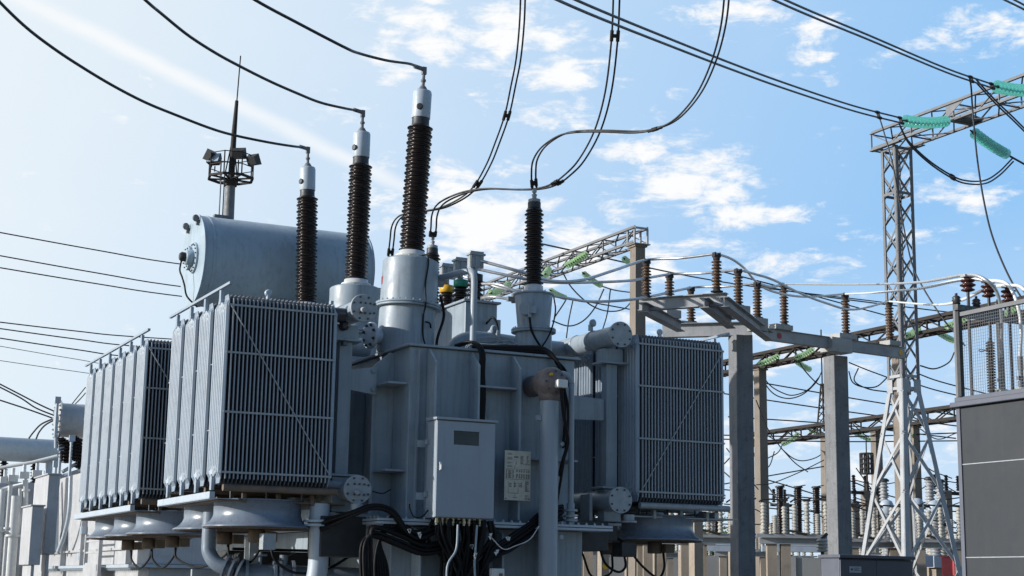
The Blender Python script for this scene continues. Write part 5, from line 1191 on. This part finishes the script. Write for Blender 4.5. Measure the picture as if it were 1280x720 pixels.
# ================================================================== NEIGHBOUR TRANSFORMERS (left background)
ND = 48.0; nb = at(186, 690, ND); NX, NY = nb.x, nb.y
NT = thing('distant_transformer', 'pale grey sunlit transformer far left behind the rear radiators with cylinder on top', 'transformer', (NX+1.3, NY+3, 0))
def on_x(px, py): return atx(px, py, NX)
ya, yb2 = on_x(186, 690).y, on_x(62, 640).y
zt_ = on_x(120, 585).z; zs_ = on_x(150, 708).z
m = MB(); m.box(NX, NX+2.6, ya, yb2, zs_+.06, zt_); m.build('tank', 'pale', NT, .02)
m = MB(); m.box(NX-.25, NX+2.8, ya-.2, yb2+.2, zs_-.05, zs_+.05); m.box(NX-.1, NX+2.65, ya-.08, yb2+.08, zt_+.003, zt_+.08); m.bolts([(V((NX-.15, ya+i*.28, zs_-.05)), V((0, 0, -1))) for i in range(int((yb2-ya)/.28))], .05, .09); m.build('seam_flange', 'paint_light', NT)
m = MB(); m.box(NX+.05, NX+2.5, ya+.1, yb2-.1, .2, zs_-.06); m.build('lower_tank', 'pale', NT)
m = MB()
for px in (168, 110, 86): y = on_x(px, 640).y; m.box(NX-.2, NX-.002, y-.04, y+.04, zs_+.06, zt_-.1)
z = on_x(150, 686).z; m.box(NX-.1, NX-.003, ya+.2, yb2-.2, z-.04, z+.04); m.build('stiffener_rib', 'pale', NT)
m = MB()
for px, py in ((100, 693), (60, 692)):
    q = on_x(px, py); m.box(q.x-.05, q.x-.004, q.y-.34, q.y+.34, q.z-.06, q.z+.06); m.box(q.x-.055, q.x-.0045, q.y-.09, q.y+.09, q.z-.2, q.z+.2)
m.build('jack_lug', 'paint_light', NT)
m = MB(); q = on_x(108, 663); m.box(q.x-.2, q.x-.01, q.y-.2, q.y+.2, q.z-.14, q.z+.14); m.wire([(q.x-.1, q.y, q.z+.14), (q.x-.1, q.y+.1, q.z+.5), (q.x-.1, q.y+.6, q.z+.7)], .03); m.build('junction_box', 'paint_light', NT)
# ladder
m = MB(); yl0, yl1 = on_x(142, 690).y, on_x(124, 690).y; z0, z1 = 1.0, on_x(132, 668).z
for y in (yl0, yl1): m.bar((NX-.45, y, z0), (NX-.45, y, z1), .12, .12, (1, 0, 0))
z = z0
while z < z1: m.bar((NX-.45, yl0, z), (NX-.45, yl1, z), .06, .06); z += .38
m.box(NX-.5, NX-.46, yl1+.1, yl0-.1, 1.0, on_x(132, 706).z) if yl1 < yl0 else m.box(NX-.52, NX-.51, yl0+.1, yl1-.1, 1.0, on_x(132, 706).z)
m.build('ladder', 'pale', NT)
# pipes, cabinets
m = MB(); 
for pts, r in (([(104, 595), (102, 640), (96, 668), (88, 690)], .08), ([(85, 600), (84, 690)], .12), ([(70, 590), (68, 690)], .09), ([(77, 600), (78, 672)], .13)): m.tube(catmull([on_x(*p)-V((.45, 0, 0)) for p in pts]), r, 12)
m.build('oil_pipe', 'paint_light', NT)
m = MB(); q = on_x(75, 682)-V((.5, 0, 0)); m.lathe([(.22, 0), (.28, .1), (.28, .5), (.2, .6)], q, (0, 0, 1), 16); m.cyl(q+V((0, 0, .6)), q+V((0, 0, .9)), .12, 10); m.build('oil_pump', 'flange', NT)
c = at(74, 525, 50.5); r = .55
m = MB().lathe([(r, 0), (r, 3.2)], c, (1, 0, 0), 40, cap=False); con2 = m.build('conservator', 'pale', NT)
m = MB(); b = m.disc_flange(c, (-1, 0, 0), r+.1, .06, 20, .035, .93); m.bolts(b, .04, .06); m.lathe([(.2, 0), (.2, .1)], c+V((-.06, -.05, 0)), (-1, 0, 0), 16); m.build('end_cap', 'pale', con2)
m = MB()
for k, (px, py) in enumerate(((80, 562), (84, 565), (91, 560), (95, 563), (98, 572))):
    q = at(px, py+14, 50); m.lathe(sheds(0, .75, .09, .17, 7), q, (.1*(k-2), 0, 1), 14)
m.build('bushing', 'porcelain', NT)
m = MB()
for px, py in ((72, 500), (76, 560), (70, 580), (60, 590), (90, 548)): q = at(px, py, 50); m.cyl(q, q+V((0, 0, -1.2)), .05, 8); m.cbox(q, .18, .18, .2)
for p_, q_ in (((70, 510), (70, 560)), ((78, 590), (98, 578)), ((64, 600), (100, 588))): m.tube([at(*p_, 50), at(*q_, 50)], .06, 8)
m.build('fitting', 'paint_light', NT)
for (x0, y0, x1, y1, dpt, lab) in ((38, 592, 54, 692, 46.5, None), (23, 632, 35, 706, 45.5, None)):
    q = at(x1, y1, dpt); q0 = at(x1, y0, dpt); q1 = atx(x0+3, (y0+y1)/2, q.x)
    m = MB(); m.box(q.x, q.x+.34, q.y, q1.y, q.z, q0.z); m.box(q.x-.05, q.x+.38, q.y-.05, q1.y+.05, q0.z+.003, q0.z+.05); m.box(q.x+.1, q.x+.2, q.y+.1, q1.y-.1, .3, q.z-.003); m.build('cooler_box', 'pale', NT, .02)
MD2 = 66.0; c = at(77, 565, MD2)
N2 = thing('distant_transformer', 'farthest pale transformer at the left edge under a long horizontal cylinder', 'transformer', (c.x-2, c.y, 0))
m = MB().lathe([(.46, -.02), (.50, .02), (.50, 8.0)], c, (-1, 0, 0), 36); m.build('conservator', 'white', N2)
q = at(62, 650, MD2)
m = MB(); m.box(q.x-6, q.x, c.y-1.0, c.y+5, .3, at(20, 606, MD2).z); m.build('tank', 'pale', N2, .02)
m = MB(); zt_ = at(20, 606, MD2).z
for k, dx_ in enumerate((.9, 2.1, 2.5, 3.4)): m.lathe(sheds(0, .9, .10, .18, 7), (q.x-dx_, c.y-.3+(k % 3)*.5, zt_+.02+(k % 2)*.1), (.05*(k % 3-1), 0, 1), 12)
m.build('bushing', 'porcelain', N2)
m = MB()
for k in range(5): m.box(q.x-.5-k*1.0, q.x-.38-k*1.0, c.y-1.15, c.y-1.003, .4, zt_-.2)
m.box(q.x-6, q.x, c.y-1.12, c.y-1.004, at(20, 702, MD2).z-.05, at(20, 702, MD2).z+.05); m.build('stiffener_rib', 'pale', N2)
m = MB(); m.tube([(q.x-.3, c.y, zt_), (q.x-.3, c.y, c.z-.4)], .15, 10); m.tube([(q.x-3.4, c.y, zt_), (q.x-3.4, c.y, c.z-.4)], .15, 10); m.tube([at(0, 585, 63), at(40, 578, 63), at(72, 570, 63)], .07, 8); m.tube([at(0, 612, 63), at(30, 605, 63), at(34, 590, 63)], .08, 8); m.build('oil_pipe', 'white', N2); m = MB()
for k, (px, y0, y1, rr_) in enumerate(((4, 612, 725, .16), (13, 606, 725, .09), (20, 620, 725, .2), (32, 600, 640, .1), (48, 602, 725, .14), (58, 596, 725, .08))):
    a_ = at(px, y0, 60); b_ = V((a_.x, a_.y, .3)) if y1 > 720 else at(px, y1, 60); m.tube([a_, a_.lerp(b_, .5), b_], rr_, 12); m.lathe([(rr_*1.6, 0), (rr_*1.6, .08)], a_.lerp(b_, .35), (0, 0, 1), 12)
m.tube(catmull([at(26, 610, 60), at(24, 640, 60), at(20, 668, 60), at(10, 684, 60), at(-6, 690, 60)]), .10, 10)
for px, py in ((6, 600), (16, 598), (30, 594), (46, 592)): q_ = at(px, py, 60); m.cbox(q_, .35, .3, .25); m.cyl(q_, q_+V((0, 0, .4)), .07, 8)
m.build('riser_pipe', 'white', N2)
GN = 'cables dropping to the distant transformers'
for pts, lab in (([(-10, 475), (25, 493), (50, 506), (72, 516)], 'upper dark cable dropping to the distant cylinder flange'), ([(-10, 479), (25, 497), (45, 510), (72, 521)], 'second dark cable dropping to the distant cylinder flange'), ([(-10, 497), (30, 510), (50, 517), (72, 525)], 'lowest dark cable dropping to the distant cylinder flange'), ([(70, 522), (52, 530), (42, 540), (36, 548)], 'short curved cable left of the distant cylinder flange'), ([(70, 524), (57, 531), (49, 540), (45, 549)], 'shorter curved cable left of the distant cylinder flange'), ([(90, 505), (98, 495), (107, 484)], 'thin cable leaning up beside the rear radiator bank'), ([(93, 506), (101, 498), (107, 491)], 'second thin cable leaning up beside the rear radiator bank')):
    wire('dropper_cable', lab, [at(x, y, 52) for x, y in pts], .028 if 'thin' not in lab else .018, 'wire', GN)

# ================================================================== YARD, WALL, BUSHES
m = MB(); N = 24; S = 900
for i in range(N):
    for j in range(N): pass
gm = MB().add([(-S, -60, 0), (S, -60, 0), (S, 2*S, 0), (-S, 2*S, 0)], [(0, 1, 2, 3)]).build('ground', 'gravel'); gm['kind'] = 'structure'
gp = MB().add([(12, 2, .004), (14, 2, .004), (14, 60, .004), (12, 60, .004)], [(0, 1, 2, 3)]).build('path', 'asphalt'); gp['kind'] = 'structure'
m = MB(); m.box(5.4, 11.2, 15.2, 26.5, 0, .119); o = m.build('transformer_plinth', 'conc_light', org=(8.3, 21, 0)); tag(o, 'low pale concrete plinth under the big blue-grey transformer', 'plinth')
WD = 56; wa, wb = at(120, 690, WD), at(1290, 697, WD); wd = V((wb.x-wa.x, wb.y-wa.y, 0)); WL = wd.length; wd.normalize(); ztop = at(960, 697, WD).z
WLL = thing('boundary_wall', 'long grey precast panel wall closing off the yard', 'wall', (wa.x, wa.y, 0)); m = MB(); m2_ = MB(); nrm = V((wd.y, -wd.x, 0)); k = 0; s = 0
while s < WL:
    p, q = V((wa.x, wa.y, 0))+wd*(s+.03), V((wa.x, wa.y, 0))+wd*(s+2.47); h = ztop+.02*((k*7) % 3)
    m.bar(p+V((0, 0, h/2)), q+V((0, 0, h/2)), .12, h); m2_.bar(p-wd*.03+nrm*.03+V((0, 0, 0)), p-wd*.03+nrm*.03+V((0, 0, ztop+.06)), .16, .2, wd); s += 2.5; k += 1
m.build('panel', 'wall', WLL); m2_.build('wall_post', 'conc_light', WLL)
GBU = 'green bushes behind the boundary wall'
def bush(lab, p, h, rad, seed):
    t = thing('bush', lab, 'bush', p, GBU); rr = random.Random(seed); p = V(p)
    m = MB(); tips = []
    for k in range(7):
        a_ = k*2*PI/7+rr.random(); q = p+V((rad*.6*math.cos(a_), rad*.6*math.sin(a_), h*rr.uniform(.55, .9))); m.tube([p+V((0, 0, 0)), p.lerp(q, .5)+V((rr.uniform(-.2, .2), 0, .2)), q], [.09, .05, .015], 6); tips.append(q)
    m.build('stem', 'bark', t); m = MB()
    for k in range(2600):
        c = tips[rr.randrange(7)]+V((rr.gauss(0, rad*.28), rr.gauss(0, rad*.28), rr.gauss(0, h*.16)))
        u = V((rr.gauss(0, 1), rr.gauss(0, 1), rr.gauss(0, 1))).normalized(); v_ = u.cross(V((rr.gauss(0, 1), rr.gauss(0, 1), rr.gauss(0, 1)))).normalized(); s_ = rr.uniform(.05, .10)
        m.add([c-u*s_*1.5, c+v_*s_*.6, c+u*s_*1.5, c-v_*s_*.6], [(0, 1, 2, 3)])
    m.build('foliage', 'leaf', t)
for k, (px, d, h, rad, lab) in enumerate(((222, 62, 3.6, 2.0, 'sunlit green bush seen under the left radiator fans'), (748, 66, 3.5, 1.6, 'green bush seen beside the tank bottom on the right'), (795, 68, 3.6, 1.6, 'green bush behind the pale wide concrete post'), (846, 66, 3.4, 1.5, 'green bush below the right radiator fan'), (893, 67, 3.9, 1.6, 'green bush right of the widest tan post'), (690, 66, 3.4, 1.6, 'green bush mostly behind the tank'))):
    q = at(px, 690, d); bush(lab, (q.x, q.y, 0), h, rad, k+20)

# ================================================================== SKY AND SUN
SE, SA = R(16), R(14)
sdir = V((-math.cos(SE)*math.cos(SA), math.cos(SE)*math.sin(SA), math.sin(SE)))
sl = bpy.data.lights.new('sun', 'SUN'); sl.energy = 5.0; sl.angle = R(.53); sl.color = (1, .965, .92)
so = bpy.data.objects.new('sun', sl); COL.objects.link(so); so.rotation_euler = sdir.to_track_quat('Z', 'Y').to_euler()
w = bpy.data.worlds.new('World'); scene.world = w; w.use_nodes = True
n, l = w.node_tree.nodes, w.node_tree.links; n.clear()
out = n.new('ShaderNodeOutputWorld'); bg = n.new('ShaderNodeBackground'); l.new(bg.outputs[0], out.inputs[0])
sky = n.new('ShaderNodeTexSky'); sky.sky_type = 'NISHITA'; sky.sun_disc = False; sky.sun_elevation = SE; sky.sun_rotation = math.atan2(sdir.x, sdir.y)
sky.air_density = 1.0; sky.dust_density = .6; sky.ozone_density = 1.2; sky.altitude = 100
SKY_K = .12
tc = n.new('ShaderNodeTexCoord'); sep = n.new('ShaderNodeSeparateXYZ'); l.new(tc.outputs['Generated'], sep.inputs[0])
def mth(op, a, b=None, c_=None, clamp=False):
    t = n.new('ShaderNodeMath'); t.operation = op; t.use_clamp = clamp
    for k, x in enumerate((a, b, c_)):
        if x is None: continue
        if isinstance(x, (int, float)): t.inputs[k].default_value = x
        else: l.new(x, t.inputs[k])
    return t.outputs[0]
def mrange(x, a, b, c0=0, c1=1, kind='SMOOTHSTEP'):
    t = n.new('ShaderNodeMapRange'); t.interpolation_type = kind
    for k, q in ((1, a), (2, b), (3, c0), (4, c1)): t.inputs[k].default_value = q
    l.new(x, t.inputs[0]); return t.outputs[0]
az = mth('ARCTAN2', sep.outputs[0], sep.outputs[1]); el = mth('ARCSINE', sep.outputs[2])
cmb = n.new('ShaderNodeCombineXYZ'); l.new(az, cmb.inputs[0]); l.new(el, cmb.inputs[1])
def azel(px, py): r = ray(px, py).normalized(); return math.atan2(r.x, r.y), math.asin(r.z)
blob = None
K = 1/F
CLW = 1.25
CL = [(535, 45, 60, 45, .8), (500, 80, 50, 35, .55), (445, 30, 40, 22, .35), (650, 40, 75, 42, .85), (700, 95, 85, 40, .75), (715, 140, 60, 35, .65), (600, 75, 35, 18, .5), (725, 145, 45, 30, .4), (860, 225, 100, 45, .85), (800, 195, 70, 30, .6), (930, 268, 110, 18, .8), (1020, 58, 45, 32, .75), (925, 16, 80, 22, .7), (1210, 35, 80, 30, .75), (1190, 245, 70, 30, .6), (600, 285, 90, 50, .95), (560, 250, 60, 45, .7), (730, 330, 150, 50, .75), (960, 330, 130, 24, .6), (660, 330, 80, 40, .6), (480, 250, 70, 50, .45), (900, 320, 80, 30, .5), (1200, 320, 90, 22, .35), (1010, 440, 160, 60, .4), (420, 150, 60, 22, .4), (850, 270, 60, 14, .5), (760, 60, 60, 22, .4), (640, 200, 70, 30, .4), (1130, 290, 80, 24, .4), (900, 400, 160, 40, .45), (950, 560, 120, 60, .5), (1120, 560, 200, 80, .4), (1170, 60, 40, 20, .4), (1090, 75, 30, 18, .35), (980, 90, 40, 18, .35), (600, 10, 40, 14, .4), (480, 10, 60, 18, .45)]
for px, py, rx, ry, wt in CL:
    a_, e_ = azel(px, py)
    s = n.new('ShaderNodeVectorMath'); s.operation = 'SUBTRACT'; l.new(cmb.outputs[0], s.inputs[0]); s.inputs[1].default_value = (a_, e_, 0)
    q = n.new('ShaderNodeVectorMath'); q.operation = 'MULTIPLY'; l.new(s.outputs[0], q.inputs[0]); q.inputs[1].default_value = (1/(rx*K*1.75), 1/(ry*K*1.75), 0)
    L_ = n.new('ShaderNodeVectorMath'); L_.operation = 'LENGTH'; l.new(q.outputs[0], L_.inputs[0])
    f = mrange(L_.outputs['Value'], 0, 1, wt, 0); blob = f if blob is None else mth('MAXIMUM', blob, f)
mp = n.new('ShaderNodeMapping'); mp.inputs['Scale'].default_value = (26, 44, 1); l.new(cmb.outputs[0], mp.inputs[0])
nz = n.new('ShaderNodeTexNoise'); nz.inputs['Scale'].default_value = 1; nz.inputs['Detail'].default_value = 9; nz.inputs['Roughness'].default_value = .64; nz.inputs['Distortion'].default_value = .35; l.new(mp.outputs[0], nz.inputs['Vector'])
mp2 = n.new('ShaderNodeMapping'); mp2.inputs['Scale'].default_value = (9, 14, 1); l.new(cmb.outputs[0], mp2.inputs[0])
nz2 = n.new('ShaderNodeTexNoise'); nz2.inputs['Scale'].default_value = 1; nz2.inputs['Detail'].default_value = 6; l.new(mp2.outputs[0], nz2.inputs['Vector'])
mp3 = n.new('ShaderNodeMapping'); mp3.inputs['Scale'].default_value = (34, 110, 1); mp3.inputs['Rotation'].default_value = (0, 0, .22); l.new(cmb.outputs[0], mp3.inputs[0])
nz3 = n.new('ShaderNodeTexNoise'); nz3.inputs['Scale'].default_value = 1; nz3.inputs['Detail'].default_value = 8; nz3.inputs['Roughness'].default_value = .62; nz3.inputs['Distortion'].default_value = .6; l.new(mp3.outputs[0], nz3.inputs['Vector'])
nmix = mth('ADD', mth('MULTIPLY', nz.outputs['Fac'], .6), mth('MULTIPLY', nz3.outputs['Fac'], .4))
dens = mth('ADD', mth('MULTIPLY', blob, .74), mth('MULTIPLY', mth('SUBTRACT', nmix, .5), 2.7))
cloud = mth('MULTIPLY', mrange(dens, .20, .66), .97)
thin = mth('MULTIPLY', mrange(nz2.outputs['Fac'], .5, .85), .10)
cloud = mth('MAXIMUM', cloud, thin)
# vapour trail: a great circle through two bearings
r1, r2 = ray(40, 5).normalized(), ray(500, 232).normalized(); nn = r1.cross(r2).normalized(); mid = ray(270, 118).normalized()
dp = n.new('ShaderNodeVectorMath'); dp.operation = 'DOT_PRODUCT'; l.new(tc.outputs['Generated'], dp.inputs[0]); dp.inputs[1].default_value = nn
wob = mth('ADD', dp.outputs['Value'], mth('MULTIPLY', mth('SUBTRACT', nz.outputs['Fac'], .5), .006))
tr = mth('MULTIPLY', mrange(mth('ABSOLUTE', wob), .0, .0085, 1, 0), mrange(nz2.outputs['Fac'], .2, .6, .45, .85))
d2 = n.new('ShaderNodeVectorMath'); d2.operation = 'DOT_PRODUCT'; l.new(tc.outputs['Generated'], d2.inputs[0]); d2.inputs[1].default_value = mid
tr = mth('MULTIPLY', tr, mrange(d2.outputs['Value'], .985, .995))
cloud = mth('MAXIMUM', cloud, mth('MINIMUM', mth('MULTIPLY', tr, .85), 1.0))
# base sky colour
def mixc(a, b, fac, kind='MIX'):
    t = n.new('ShaderNodeMix'); t.data_type = 'RGBA'; t.blend_type = kind
    for k, x in ((0, fac), (6, a), (7, b)):
        if isinstance(x, float): t.inputs[k].default_value = x
        elif isinstance(x, tuple): t.inputs[k].default_value = (*x, 1)
        else: l.new(x, t.inputs[k])
    return t.outputs[2]
sc = n.new('ShaderNodeVectorMath'); sc.operation = 'SCALE'; sc.inputs['Scale'].default_value = SKY_K; l.new(sky.outputs[0], sc.inputs[0])
d3 = n.new('ShaderNodeVectorMath'); d3.operation = 'DOT_PRODUCT'; l.new(tc.outputs['Generated'], d3.inputs[0]); d3.inputs[1].default_value = sdir
# Nishita sky kept dimmer behind the camera for darker shade; bright haze veil added in front, whitening towards the sun and the horizon
dF = n.new('ShaderNodeVectorMath'); dF.operation = 'DOT_PRODUCT'; l.new(tc.outputs['Generated'], dF.inputs[0]); dF.inputs[1].default_value = V((.30, .95, .05)).normalized()
front = mrange(dF.outputs['Value'], .0, .6, 0, .92)
haze = mth('MAXIMUM', mrange(d3.outputs['Value'], -.50, .33, 0, 1), mrange(el, .0, .26, .70, .0, 'LINEAR'))
veil = mixc((.285, .575, .95), (.905, .97, 1.0), haze)
blue = mixc(sc.outputs[0], (.84, 1.0, 1.22), 1.0, 'MULTIPLY')
base = mixc(blue, veil, front)
col = mixc(base, (1.0, 1.0, 1.0), cloud)
l.new(col, bg.inputs['Color']); bg.inputs['Strength'].default_value = 1.0

scene.view_settings.view_transform = 'Standard'; scene.view_settings.look = 'None'; scene.view_settings.exposure = 0
scene.render.engine = 'CYCLES'
scene.cycles.max_bounces = 8; scene.cycles.transparent_max_bounces = 40
